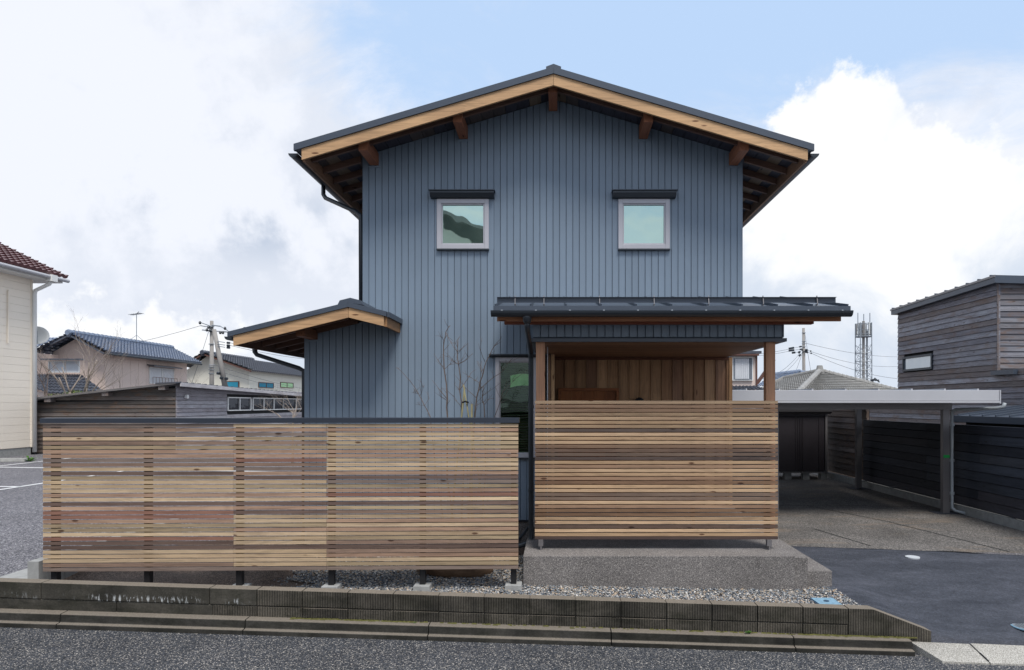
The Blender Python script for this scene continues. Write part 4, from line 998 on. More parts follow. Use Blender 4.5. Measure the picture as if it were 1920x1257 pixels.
B().box(NX+.046, NX+.049, 9.5, 26, 0, 1.98).build('lower_wall_core', M['inside'], nh); B().box(NX+.046, NX+.049, 9.5, NY0+.04, 1.981, 2.71).build('lower_wall_core', M['inside'], nh)
z = 0.1
while z < ztA:
    def seg(a, c, lim=0):
        # clip against the sloping roof line
        if c <= NY1 and z > ntz(c)-.02:
            c = NY0+(z-ztA)/(ztB-ztA)*(NY1-NY0)
            if c-a < .08: return
        zc = min(z+pt-.004, ntz(min(c, NY1))); za = min(z+pt-.004, ntz(a))
        b = B(); b.add([(NX-.026, a, z), (NX-.026, c, z), (NX-.006, c, zc), (NX-.006, a, za), (NX+.045, a, z), (NX+.045, c, z), (NX+.045, c, zc), (NX+.045, a, za)],
            [(0,1,2,3),(7,6,5,4),(0,4,5,1),(1,5,6,2),(2,6,7,3),(3,7,4,0)]); b.build('plank', M['plank_y'], nh, color=lin(rf.choice(GC), rf.uniform(.85, 1.1)))
    if z+pt > wz0 and z < wz1: seg(NY0, wy0); seg(wy1, NY1)
    elif z < 2.7: seg(9.5, 14.6); seg(14.602, NY1 if z > 1.97 else 26)
    else: seg(NY0, NY1-.0)
    z += pt
z = 2.7
B().box(NX+.03, 16, NY0+.045, NY0+.15, 2.6, ztA-.05).build('front_wall_core', M['inside'], nh)
while z < ztA-.02:
    b = B(); zt1 = min(z+pt-.004, ztA); b.prx([(NY0-.0, z), (NY0+.04, z), (NY0+.04, zt1), (NY0+.02, zt1)], NX-.02, 15.5); b.build('plank', M['plank_x'], nh, color=lin(rf.choice(GC), rf.uniform(.62, .85))); z += pt
# corner board, roof edge
boxo('corner_board', NX-.034, NX+.0, NY0-.012, NY0-.001, 2.72, ztA, M['plank_y'], nh, srgb(110, 104, 106))
b = B(); b.add([(NX-.16, NY0-.12, ztA-.0), (NX-.16, NY1+.12, ztB-.0), (NX-.16, NY1+.12, ztB+.16), (NX-.16, NY0-.12, ztA+.17), (16, NY0-.12, ztA-.14), (16, NY1+.12, ztB-.14), (16, NY1+.12, ztB), (16, NY0-.12, ztA+.03)], [(0,1,2,3),(7,6,5,4),(0,4,5,1),(1,5,6,2),(2,6,7,3),(3,7,4,0)]); nr_ = b.build('roof', M['roofmetal'], nh)
b = B(); b.add([(NX-.18, NY0-.14, ztA+.13), (NX-.18, NY1+.14, ztB+.12), (NX-.18, NY1+.14, ztB+.17), (NX-.18, NY0-.14, ztA+.18), (NX-.16, NY0-.14, ztA+.13), (NX-.16, NY1+.14, ztB+.12), (NX-.16, NY1+.14, ztB+.17), (NX-.16, NY0-.14, ztA+.18)], [(0,1,2,3),(7,6,5,4),(0,4,5,1),(1,5,6,2),(2,6,7,3),(3,7,4,0)]); b.build('roof_lip', M['alu'], nr_)
for k in range(11):
    y = NY0+.05+k*.47; zz = ztA+.18+(ztB-ztA)*(y-NY0)/(NY1-NY0); b = B(); b.bar((NX-.17, y, zz+.01), (15.8, y, zz-.13), .03, .045); b.build('seam', M['roofmetal'], nr_)
# window
w = B(); fwn = .06
for a, c, d_, e in ((wy0, wy1, wz0, wz0+fwn), (wy0, wy1, wz1-fwn, wz1), (wy0, wy0+fwn, wz0+fwn, wz1-fwn), (wy1-fwn, wy1, wz0+fwn, wz1-fwn)): w.box(NX-.06, NX+.03, a, c, d_, e)
w = w.build('window', M['hood'], nh); boxo('pane', NX-.02, NX-.01, wy0+fwn, wy1-fwn, wz0+fwn, wz1-fwn, M['glass_grey'], w)
# lower storey: eave strip and lean-to
b = B(); b.add([(NX-.12, 15.3, PZ(697, 15.3)-.06), (NX-.12, 16.1, PZ(698, 15.9)-.06), (NX-.12, 16.1, PZ(698, 15.9)+.04), (NX-.12, 15.3, PZ(697, 15.3)+.05), (16, 15.3, 2.6), (16, 16, 2.6), (16, 16, 2.7), (16, 15.3, 2.72)], [(0,1,2,3),(7,6,5,4),(0,4,5,1),(1,5,6,2),(2,6,7,3),(3,7,4,0)]); b.build('eave_strip', M['roofmetal'], nh)
b = B(); lx0, lx1 = 8.6, NX-.03
b.pry([(lx0, 1.72), (lx1, 1.98), (lx1, 2.0), (lx0, 1.75)], 11.2, 14.8); lt = b.build('lean_to_roof', M['roofmetal'], nh)
for k in range(9): y = 11.3+.42*k; B().bar((lx0, y, 1.765), (lx1, y, 2.015), .03, .04).build('seam', M['roofmetal'], lt)
B().box(lx0-.03, lx0, 11.15, 14.82, 1.62, 1.75).build('lean_to_fascia', M['roofmetal'], lt); B().box(lx0+.2, lx0+.25, 11.3, 14.7, 0, 1.7).build('lean_to_shadow_wall', M['inside'], nh)  # near-black wall colour stands in for the shadow under the lean-to
B().box(lx0+.0, lx1, 14.75, 14.80, 1.6, 1.74).build('lean_to_end', M['roofmetal'], lt)

# ================================================================== TILE ROOFS
def tile_roof(A, Bp, C, Dp, nc, nr, amp, lift, mat, parent, name='roof_tiles', k=4):
    """A,B eave left/right; C,D ridge right/left. wavy pan tiles, each course lapping the one below"""
    A, Bp, C, Dp = map(Vector, (A, Bp, C, Dp)); nrm = (Bp-A).cross(Dp-A).normalized()
    if nrm.z < 0: nrm = -nrm
    b = B()
    for j in range(nr):
        v0, v1 = j/nr, min(1.0, (j+1.12)/nr)
        vs = []
        m_ = nc*k
        for i in range(m_+1):
            u = i/m_; fr = (i % k)/k; h = amp*(.5+.5*cos(2*pi*fr)) 
            for v_, lf in ((v0, lift+.0), (v0, lift+.0), (v1, .0)):
                p = A.lerp(Bp, u).lerp(Dp.lerp(C, u), v_)
                vs.append(p+nrm*(h+lf))
        # front lip: drop first row down
        for i in range(m_+1): vs[3*i] = vs[3*i]-nrm*(lift+.02)
        fs = []
        for i in range(m_):
            fs.append((3*i, 3*i+3, 3*i+4, 3*i+1)); fs.append((3*i+1, 3*i+4, 3*i+5, 3*i+2))
        b.add(vs, fs)
    o = b.build(name, mat, parent); return o
def ridge(a, b_, r_, mat, parent, n=None):
    a, b_ = Vector(a), Vector(b_); l = (b_-a).length; n = n or max(3, int(l/.5)); b = B()
    for i in range(n):
        p = a.lerp(b_, i/n); q = a.lerp(b_, (i+1.08)/n); b.tube([p, q], [r_*1.12, r_*.92], 8)
    b.tube([a-Vector((0, 0, r_)), b_-Vector((0, 0, r_))], r_*1.05, 6)
    b.tube([a-Vector((0,0,r_*.3)), a+(a-b_).normalized()*.10-Vector((0,0,r_*.3))], [r_*1.35, r_*1.1], 8)
    return b.build('ridge_tiles', mat, parent)

# ---- cream house, far left
ch = thing('cream_house', 'cream sided house with maroon tiled roof at the left edge', 'house', (-20.8, 26, 0))
CX = -20.8; zt_c = 6.92
boxo('wall', CX-7, CX-.02, 12, 27.0, .30, zt_c, M['cream'], ch)
boxo('foundation', CX-7, CX-.01, 12, 26.98, 0, .298, M['concrete'], ch)
k = 0; z = .32
while z < zt_c-.02:
    B().pry([(CX-.018, z), (CX+.012, z), (CX+.012, min(z+.284, zt_c)), (CX-.018, min(z+.284, zt_c))], 12, 26.95).build('siding_board', M['cream'], ch); z += .29
boxo('corner_trim', CX-.02, CX+.035, 26.952, 27.03, .3, zt_c, M['cream'], ch)
b = B(); b.pry([(CX-7.5, zt_c+.02), (CX+.62, zt_c-.0), (CX+.62, zt_c+.16), (CX-7.5, zt_c+.16)], 12, 27.85); b.build('soffit', M['white'], ch)
tile_roof((CX+.72, 12, zt_c+.20), (CX+.72, 27.95, zt_c+.20), (CX-6, 27.95, zt_c+3.5), (CX-6, 12, zt_c+3.5), 52, 22, .06, .12, M['roofmaroon'], ch)
B().pry([(CX-6, zt_c+.2), (CX+.6, zt_c+.17), (CX-6, zt_c+3.4)], 26.9, 27.8).build('gable_end', M['brown_trim'], ch)
B().tube([(CX+.74, 12, zt_c+.12), (CX+.74, 28.0, zt_c+.12)], .075, 10).build('gutter', M['alulight'], ch)
B().box(CX+.60, CX+.86, 26.95, 27.25, zt_c-.06, zt_c+.2).build('gutter_box', M['white'], ch)
B().tube([(CX+.70, 27.1, zt_c-.05), (CX+.62, 27.1, zt_c-.16), (CX+.12, 27.05, zt_c-.42), (CX+.09, 27.05, zt_c-.55), (CX+.09, 27.05, .1)], .075, 10).build('downpipe', M['white'], ch, smooth=True)
B().tube([(CX+.06, 25.8, zt_c-.6), (CX+.04, 25.8, 4.3)], .03, 6).build('conduit', M['cream'], ch)
# dish
ds = thing('satellite_dish', 'round white satellite dish at the corner of the cream house', 'satellite dish', (PX(70, 27.6), 27.6, 4.6))
c0 = Vector((PX(70, 27.6), 27.6, PZ(629, 27.6))); b = B(); ax_ = Vector((.55, -.75, .35)).normalized(); u = ax_.cross(Vector((0, 0, 1))).normalized(); v_ = ax_.cross(u)
vs = [c0-ax_*.10]; 
for ri, dd in ((.16, -.09), (.3, -.05), (.40, 0)):
    for k in range(24): a = 2*pi*k/24; vs.append(c0+u*cos(a)*ri+v_*sin(a)*ri+ax_*dd)
fs = [(0, 1+k, 1+(k+1) % 24) for k in range(24)]+[(1+24*r_+k, 1+24*(r_+1)+k, 1+24*(r_+1)+(k+1) % 24, 1+24*r_+(k+1) % 24) for r_ in range(2) for k in range(24)]
b.add(vs, fs); o = b.build('reflector', M['dish'], ds, smooth=True); o.modifiers.new('solid', 'SOLIDIFY').thickness = .015
B().tube([c0-v_*(-.36), c0+ax_*.42], .012, 6).build('feed_arm', M['galv'], ds); B().box(c0.x-.30, c0.x-.12, c0.y-.5, c0.y-.35, c0.z-.12, c0.z+.14).build('receiver', M['gutter'], ds)
B().tube([c0-ax_*.1, (CX, 27.0, c0.z-.3)], .02, 6).build('mount_arm', M['galv'], ds)
ws = B(); ws.hexa([(-20.2, 23.4, 0), (-18.3, 23.55, 0), (-18.3, 23.75, 0), (-20.2, 23.6, 0), (-20.15, 23.44, .13), (-18.38, 23.58, .13), (-18.38, 23.70, .13), (-20.15, 23.56, .13)])
tagm(ws.build('wheel_stop', M['concrete'], bevel=.02), 'pale concrete wheel stop in the car park by the cream house', 'wheel stop')

# ---- weathered wooden building
wb = thing('wooden_building', 'long single storey weathered plank building with low pitched roof behind the fence', 'building', (-16, 30, 0))
bx, by = -15.35, 27.5; ex, ey = -15.9, 43.0
zR = PZ(722, by); zL = 2.06
def rk(x): return zL+(zR-zL)*(x+22.0)/(bx+22.0)
B().pry([(-22, 0), (bx-.03, 0), (bx-.03, rk(bx)-.03), (-22, zL-.03)], by+.03, by+.15).build('wall_core', M['inside'], wb)
z = 0.05; LC = [srgb(112, 106, 104), srgb(96, 92, 90), srgb(122, 116, 114), srgb(88, 84, 82), srgb(106, 98, 94)]
while z < zR-.02:
    xa = -22 if z < zL else max(-22, -22+(z+.16-zL)/(zR-zL)*(bx+22))
    if xa < bx-.1:
        zt1 = z+.158
        B().add([(xa, by-.03, z), (bx-.02, by-.03, z), (bx-.02, by+.0, min(zt1, zR)), (xa, by+.0, zt1 if xa > -22 else min(zt1, zL)), (xa, by+.03, z), (bx-.02, by+.03, z), (bx-.02, by+.03, min(zt1, zR)), (xa, by+.03, zt1 if xa > -22 else min(zt1, zL))], [(0,1,2,3),(7,6,5,4),(0,4,5,1),(1,5,6,2),(2,6,7,3),(3,7,4,0)]).build('plank', M['plank_x'], wb, color=lin(rf.choice(LC), rf.uniform(.8, 1.1)))
        # small filler under the rake
        if z+.16 > zL: 
            xc = max(-22, -22+(z-zL)/(zR-zL)*(bx+22)); B().pry([(xc, z), (xa, z), (xa, min(z+.155, rk(xa)))], by, by+.03).build('plank', M['plank_x'], wb, color=rf.choice(LC))
    z += .162
SC = [srgb(166, 166, 174), srgb(152, 152, 162), srgb(180, 180, 186), srgb(140, 138, 146)]
ddx = ex-bx; ddy = ey-by
def side(t, off=0, z=0): # point along the right face, pushed outwards by off
    n_ = Vector((ddy, -ddx, 0)).normalized(); return Vector((bx+ddx*t, by+ddy*t, z))+n_*off
zr0, zr1 = zR-.04, PZ(744, ey)
def t_at(xp):  # where a pixel column meets the wall
    s_ = (xp-1045)/1280; return (s_*by-bx)/(ddx-s_*ddy)
def face_box(t0, t1, z0, z1, o0, o1, name, mat, par, color=None):
    k = .032 if name == 'plank' else 0
    b = B(); b.hexa([side(t0, o0, z0), side(t1, o0, z0), side(t1, o1+k, z0), side(t0, o1+k, z0), side(t0, o0, z1), side(t1, o0, z1), side(t1, o1, z1), side(t0, o1, z1)]); return b.build(name, mat, par, color=color)
face_box(0, 1, 0, zr1, -.12, -.03, 'side_wall_core', M['inside'], wb)
pairs = [(t_at(426), t_at(469)), (t_at(473), t_at(530)), (t_at(530), t_at(576))]
zw0, zw1 = PZ(772, 29.6), PZ(743.5, 29.6)
z = .05; zq = PZ(742.5, 30.5)
while z < zR-.02:
    zt1 = min(z+.158, zR-.03); c_ = lin(rf.choice(SC), rf.uniform(.85, 1.05)); mt = M['grey_y']
    if z+.158 > zw0-.02 and z < zw1+.0: face_box(0, t_at(425), z, zt1, -.028, .0, 'plank', mt, wb, c_)
    else: face_box(0, 1, z, zt1, -.028, 0, 'plank', mt, wb, c_)
    z += .162
for (ta, tb), nwin in zip(pairs, (2, 3, 2)):
    f = face_box(ta, tb, zw0, zw0+.05, -.02, .06, 'window', M['white'], wb)
    face_box(ta, tb, zw1-.05, zw1, -.02, .06, 'frame', M['white'], f)
    for i in range(nwin+1):
        t = ta+(tb-ta)*i/nwin; face_box(t-.0022, t+.0022, zw0+.051, zw1-.051, -.02, .06, 'frame', M['white'], f)
        if i < nwin: face_box(t+.0025, ta+(tb-ta)*(i+1)/nwin-.0025, zw0+.052, zw1-.052, -.01, .0, 'pane', M['glass_dark'], f)
# roof: sheet with rake on the left part, eave board on the right
b = B(); b.pry([(-22.6, rk(-22.6)), (bx+.15, rk(bx)+.02), (bx+.15, rk(bx)+.10), (-22.6, rk(-22.6)+.08)], by-.35, by-.30); b.build('rake_board', M['alu'], wb)
n_ = side(0, .35)-side(0, 0)
b = B(); b.add([(-22.6, by-.299, rk(-22.6)+.05), Vector((bx+.35, by-.299, zR+.07)), side(1, .35, zr1+.10), (-22.6, ey, rk(-22.6)+.0)], [(0, 1, 2, 3)]); b.add([(-22.6, by-.299, rk(-22.6)+.02), Vector((bx+.35, by-.299, zR+.03)), side(1, .35, zr1+.06), (-22.6, ey, rk(-22.6)-.03)], [(3, 2, 1, 0)]); b.build('roof_sheet', M['roofdark'], wb)
b = B(); A0 = Vector((bx+.37, by-.35, zR-.05)); A1 = side(1, .37, zr1-.0); b.bar(A0+Vector((0, 0, .06)), A1+Vector((0, 0, .06)), .05, .155); b.build('eave_board', M['grey_y'], wb, color=srgb(188, 188, 194))
b = B()
for i in range(30):
    t = i/30; p = A0.lerp(A1, t)+Vector((0, 0, .15)); b.bar(p+Vector((.02, 0, 0)), p+Vector((-1, 0, -.05)), .05, .05)
b.build('roof_seams', M['roofdark'], wb)
for x in (-20.3, -18.0, -15.75): boxo('rafter_end', x-.15, x+.10, by-.3, by, rk(x)-.16, rk(x)-.02, M['plank_y'], wb, srgb(120, 116, 118))
B().tube([side(t_at(347), .0, PZ(744, 28)), side(t_at(347), .12, PZ(744, 28))], .085, 14).build('vent_cap', M['white'], wb)

# ---- pinkish house with blue-grey tiles
ph = thing('pink_house', 'pinkish beige two storey house with blue grey tiled gable roof', 'house', (-32, 48, 0))
hx = -30.5; hy0, hy1 = 46.0, 56.2; ze = PZ(664, 46)
boxo('wall', -34.0, hx-.02, hy0+.02, hy1, 0, ze+.15, M['pink'], ph)
for i in range(11):
    y0 = hy0+(hy1-hy0)*i/11; y1 = hy0+(hy1-hy0)*(i+1)/11; boxo('siding_panel', hx-.02, hx+.01, y0+.012, y1-.012, 0, ze+.1, M['pink'], ph)
for i in range(5): x0 = -34+3.5*i/5; boxo('siding_panel', x0+.008, x0+.692, hy0-.01, hy0+.019, 0, ze+.1, M['pink'], ph)
B().pry([(-34, ze+.1), (hx, ze+.1), (-32.2, 6.55)], hy0, hy0+.2).build('gable', M['pink'], ph)
RX, RZ = -32.2, 6.62
tile_roof((-29.75, 45.0, ze+.02), (-29.75, 57.0, ze+.02), (RX, 57.0, RZ), (RX, 45.0, RZ), 34, 11, .06, .13, M['roofblue'], ph)
tile_roof((-34.7, 57.0, ze+.0), (-34.7, 45.0, ze+.0), (RX, 45.0, RZ), (RX, 57.0, RZ), 20, 8, .075, .075, M['roofblue'], ph)
ridge((RX, 44.95, RZ+.14), (RX, 57.1, RZ+.14), .16, M['roofblue'], ph, 26)
B().pry([(-29.9, ze-.10), (RX, RZ-.12), (-34.6, ze-.10), (-34.6, ze-.02), (RX, RZ-.02), (-29.9, ze-.02)], 45.0, 45.12).build('bargeboard', M['roofdark'], ph)
B().pry([(-29.9, ze-.06), (RX, RZ-.06), (RX, RZ-.02), (-29.9, ze-.02)], 45.12, 57).build('soffit', M['pink'], ph)
B().tube([(-29.72, 45, ze-.06), (-29.72, 57, ze-.06)], .09, 8).build('gutter', M['gutter'], ph)
def win_x(par, x, ya, yb_, z0, z1, curt, hood=True, bars=2, fm=None):
    fm = fm or M['brown_trim']; w = B(); f = .06
    for a, c, d_, e in ((ya, yb_, z0, z0+f), (ya, yb_, z1-f, z1), (ya, ya+f, z0+f, z1-f), (yb_-f, yb_, z0+f, z1-f), ((ya+yb_)/2-.03, (ya+yb_)/2+.03, z0+f, z1-f)): w.box(x-.02, x+.06, a, c, d_, e)
    w = w.build('window', fm, par); boxo('pane', x-.0, x+.02, ya+f, yb_-f, z0+f, z1-f, curt, w)
    if hood: B().pry([(x, z1+.10), (x+.55, z1+.02), (x+.55, z1+.10), (x, z1+.20)], ya-.25, yb_+.3).build('hood', M['roofdark'], w)
    return w
s_ = lambda xp, X: X/((xp-1045)/1280)
w = win_x(ph, hx+.01, s_(279, hx), s_(325, hx), PZ(721, 53), PZ(691, 53), M['curtain'], fm=M['white'])
b = B(); ya, yb_ = s_(279, hx), s_(325, hx)
for k in range(9): y = ya+(yb_-ya)*k/8; b.box(hx+.3, hx+.32, y-.012, y+.012, PZ(722, 53), PZ(709, 53))
b.box(hx+.29, hx+.33, ya, yb_, PZ(709, 53)-.03, PZ(709, 53)); b.build('railing', M['brown_trim'], w)
# cross wing to the left with its own roof and lower lean-to roof
boxo('wing_wall', -36.5, -33.6, 43.5, 46, 0, PZ(661, 43.5), M['pink'], ph)
zE = PZ(659, 43.1)
tile_roof((-37.4, 42.7, zE), (-33.0, 42.7, zE-.04), (-33.6, 46.2, PZ(634, 46)), (-36.4, 46.2, PZ(634, 46)), 12, 7, .07, .07, M['roofblue'], ph)
B().tube([(-36.4, 42.6, zE-.06), (-33.0, 42.6, zE-.1)], .08, 8).build('gutter', M['gutter'], ph)
for i, (a, c) in enumerate(((92, 150),)):
    x0, x1 = PX(a, 43.5), PX(c, 43.5); w = B(); z0, z1 = PZ(699, 43.5), PZ(677, 43.5); f = .06
    for q0, q1, q2, q3 in ((x0, x1, z0, z0+f), (x0, x1, z1-f, z1), (x0, x0+f, z0+f, z1-f), (x1-f, x1, z0+f, z1-f), ((x0+x1)/2-.03, (x0+x1)/2+.03, z0+f, z1-f)): w.box(q0, q1, 43.42, 43.5, q2, q3)
    w = w.build('window', M['white'], ph); boxo('pane', x0+f, x1-f, 43.46, 43.49, z0+f, z1-f, M['curtain'], w); B().box(x0-.2, x1+.3, 43.0, 43.49, z1+.03, z1+.12).build('hood', M['roofdark'], w)
tile_roof(P(92, 738, 41.0), P(203, 742, 41.0), P(150, 703, 44), P(88, 702, 44), 13, 7, .06, .07, M['roofdark'], ph, 'lower_roof_tiles')
tile_roof(P(45, 722, 41.0), P(92, 738, 41.0), P(88, 702, 44), P(60, 702, 44), 6, 6, .06, .07, M['roofdark'], ph, 'lower_roof_tiles')
boxo('lower_wall', -38, -31.0, 41.3, 43.4, 0, PZ(735, 41.3), M['pink'], ph)
B().tube([(-34.9, 43.3, zE-.1), (-35.5, 43.3, zE-.35), (-35.5, 43.3, 2.6)], .04, 6).build('downpipe', M['gutter'], ph)
def antenna(x, y, z0, z1, label, wdt=1.0):
    t = thing('tv_antenna', label, 'antenna', (x, y, z0)); B().tube([(x, y, z0), (x, y, z1)], .03, 6).build('mast', M['galv'], t)
    b = B(); b.tube([(x-.45*wdt, y, z1-.12), (x+.4*wdt, y, z1+.0)], .02, 5)
    for k in range(7): xx = x-.42*wdt+k*.13*wdt; zz = z1-.12+.12*(k/6.5); b.tube([(xx, y-.35, zz), (xx, y+.35, zz+.03)], .012, 4); 
    b.tube([(x+.1, y-.1, z1-.02), (x+.1, y+.1, z1+.14)], .03, 4); b.build('elements', M['wire'], t)
    B().tube([(x-.45, y-.3, z0-.0), (x, y, z0+.5), (x+.45, y+.3, z0)], .02, 5).build('base_legs', M['galv'], t)
antenna(PX(256, 51.5), 51.5, PZ(641, 51.5), PZ(588, 51.5), 'thin television antenna on the ridge of the blue tiled roof')

# ---- far white house
wh = thing('white_house', 'off white two storey house with dark tiled roof behind the wooden building', 'house', (-26, 62, 0))
fx = PX(467, 60); fy0, fy1 = 60.0, 79.0; ze2 = PZ(694, 60)
boxo('wall', PX(350, 60), fx-.02, fy0+.02, fy1, 0, ze2, M['offwhite'], wh)
z = 3.0
while z < ze2-.1: boxo('siding_board', fx-.02, fx+.015, fy0, fy1-.02, z, z+.40, M['offwhite'], wh); z += .415
pk = PX(389, 60); B().pry([(PX(350, 60), ze2), (fx, ze2), (pk, PZ(668, 60))], fy0+.0, fy0+.25).build('gable', M['offwhite'], wh)
rzk = PZ(664, 60)
tile_roof((fx+.6, 59.2, ze2-.12), (fx+.6, 80.0, ze2-.12), (pk, 80.0, rzk), (pk, 59.2, rzk), 46, 10, .05, .12, M['roofdark'], wh)
tile_roof((PX(345, 60), 80, ze2+.25), (PX(345, 60), 59.2, ze2+.25), (pk, 59.2, rzk), (pk, 80, rzk), 30, 6, .07, .07, M['roofdark'], wh)
ridge((pk, 59.1, rzk+.12), (pk, 69, rzk+.12), .16, M['roofdark'], wh, 22); ridge((pk+.4, 69.2, rzk-.2), (pk+.4, 80, rzk-.2), .16, M['roofdark'], wh, 22)
B().pry([(fx+.5, ze2-.22), (pk, rzk-.13), (PX(347, 60), ze2+.10), (PX(347, 60), ze2+.22), (pk, rzk-.02), (fx+.5, ze2-.1)], 59.2, 59.35).build('bargeboard', M['brown_trim'], wh)
for (a, c, t0, t1, cu) in ((424, 449, 715, 728, M['bluecurtain']),):
    x0, x1 = PX(a, 60), PX(c, 60); w = boxo('window', x0, x1, 59.9, 59.99, PZ(t1, 60), PZ(t0, 60), M['brown_trim'], wh); boxo('pane', x0+.08, x1-.08, 59.88, 59.898, PZ(t1, 60), PZ(t0, 60)-.08, cu, wh)
for a, c, cu in ((484, 512, M['bluecurtain']), (525, 549, M['green_refl_curtain'])):
    ya, yb_ = s_(a, fx), s_(c, fx); win_x(wh, fx+.02, ya, yb_, PZ(727, ya), PZ(716.5, ya), cu, False)
# ---- small blue roofed house in the gap
sh = thing('distant_house', 'sliver of distant house with blue tiles at the far end of the white house', 'house', (-33, 88, 0))
boxo('wall', PX(552, 88), PX(585, 88), 88, 92, 0, PZ(715, 88), M['pole'], sh)
tile_roof((PX(548, 87), 87, PZ(713, 87)), (PX(590, 87), 87, PZ(713, 87)), (PX(588, 90), 90, PZ(706, 90)), (PX(556, 90), 90, PZ(706, 90)), 8, 4, .06, .08, M['roofblue'], sh)

# ================================================================== POLES + WIRES
def wire(label, a, b_, sag, r_=.012, n=14):
    a, b_ = Vector(a), Vector(b_); pts = []
    for i in range(n+1): t = i/n; p = a.lerp(b_, t); p.z -= sag*4*t*(1-t); pts.append(p)
    return tagm(B().tube(pts, r_, 4).build('power_line', M['wire']), label, 'power line', 'overhead power lines')
up = thing('utility_pole', 'concrete utility pole with crossarms behind the left wooden building', 'utility pole', (PX(397, 45), 45, 0))
X = PX(397, 45); B().tube([(X, 45, 0), (X, 45, PZ(602, 45))], [.17, .105], 12).build('pole', M['pole'], up, smooth=True)
for (xa, ya, xb, yb_, r_) in ((376, 605, 398, 613, .03), (397, 610, 413, 612, .04), (413, 612, 427, 620, .03), (379, 619, 427, 623, .035), (376, 611, 395, 614, .03)):
    B().tube([P(xa, ya, 44.8), P(xb, yb_, 44.8)], r_, 6).build('crossarm', M['galv'], up)
for (a, c) in ((375, 605.5), (391, 614), (394, 620), (388, 619), (413, 624), (418, 624), (422, 616)): p = P(a, c, 44.75); B().tube([p-Vector((0, 0, .10)), p, p+Vector((0, 0, .10))], [.06, .09, .05], 8).build('insulator', M['gutter'], up)
for yy in (612, 620, 645, 688, 693, 700): B().tube([P(396.5, yy, 44.99), P(396.5, yy+1.2, 44.99)], .175, 10).build('band', M['galv'], up)
B().tube([P(392, 685, 44.7), P(404, 685, 44.7)], .03, 5).build('step_bracket', M['galv'], up)
lp = thing('leaning_pole', 'leaning wooden brace pole beside the left utility pole', 'pole', (PX(423, 43), 43, 0))
B().tube([P(424, 735, 43), P(401.5, 618, 43)], [.17, .12], 12).build('pole', M['pole'], lp, smooth=True)
for k, yy in enumerate((640.5, 645.5, 649.5)):
    B().tube([P(408, yy, 42.9), P(422, yy+2, 42.9)], .025, 5).build('bracket', M['galv'], lp); B().tube([P(425.5, yy+2.5, 42.9), P(431, yy+3, 42.9)], .07, 6).build('insulator', M['gutter'], lp)
for (a, c) in ((409, 700), (415, 709), (424, 710)): B().tube([P(a-2, c, 42.8), P(a+3, c+.6, 42.8)], .09, 6).build('insulator', M['gutter'], lp)
wi = 0
for (a, c, e, f, Da, Db, sag, lb) in ((431, 643, 640, 668, 43, 70, .3, 'upper wire running right from the leaning pole under the wing eave'), (431, 648, 640, 676, 43, 70, .3, 'middle wire running right from the leaning pole toward the house wing'),
    (427, 621, 640, 640, 45, 75, .4, 'topmost wire from the left utility pole crossarm'), (404, 685, 640, 735, 44.7, 90, .5, 'wire crossing the white house wall from the left utility pole'),
    (422, 700, 640, 748, 43, 95, .3, 'low wire across the white house wall under the other one'), (376, 611, -60, 660, 44.8, 60, 1.0, 'long wire running left from the left utility pole'),
    (396, 606, 352, 740, 45, 45, .1, 'slanting guy wire down from the left utility pole')):
    wire(lb, P(a, c, Da), P(e, f, Db), sag, .013)
# right pole
rp = thing('utility_pole', 'plain grey concrete utility pole above the tiled hip roof on the right', 'utility pole', (PX(1506.5, 60), 60, 0))
X = PX(1507, 60); B().tube([(X+.05, 60, 0), (X-.02, 60, PZ(615.5, 60))], [.17, .115], 12).build('pole', M['pole'], rp, smooth=True)
for (xa, ya, xb, yb_) in ((1479, 654, 1503, 650), (1479, 658, 1504, 655), (1485, 662, 1500, 660), (1497, 662, 1505, 656), (1498, 668, 1506, 661), (1510, 656, 1521, 659), (1510, 660, 1522, 663)):
    a, c = P(xa, ya, 59.8), P(xb, yb_, 59.8); B().tube([a, c], .022, 5).build('arm', M['galv'], rp); B().tube([a, a.lerp(c, .40)], .09, 6).build('insulator', M['gutter'], rp); B().tube([c.lerp(a, .18), c], .07, 6).build('insulator', M['gutter'], rp)
for yy in (624, 640, 644, 650, 658): B().tube([P(1507, yy, 60), P(1507, yy+1, 60)], .17, 10).build('band', M['galv'], rp)
for (a, c, e, f, Da, Db, sag, lb) in ((1511, 644, 1720, 668, 60, 90, .5, 'upper wire running right from the right utility pole past the tower'), (1522, 663, 1720, 712, 60, 70, .6, 'lower sagging wire running right from the right utility pole'),
    (1522, 660, 1720, 682, 60, 90, .8, 'middle wire running right from the right utility pole'), (1500, 662, 1420, 712, 60, 45, .5, 'drop wire falling left from the right utility pole, outer one'), (1503, 664, 1430, 716, 60, 45, .5, 'drop wire falling left from the right utility pole, inner one'),
    (1479, 655, 1360, 662, 60, 80, .3, 'nearly level wire running left from the right utility pole'), (1503, 666, 1490, 702, 60, 58, .05, 'short drop wire to the blue tiled roof beside the right pole'), (1509, 625, 1523, 712, 60, 58, .1, 'fine guy wire down the right side of the right pole'),
    (1479, 659, 1360, 665, 60, 80, .3, 'second level wire running left from the right utility pole')):
    wire(lb, P(a, c, Da), P(e, f, Db), sag, .015)
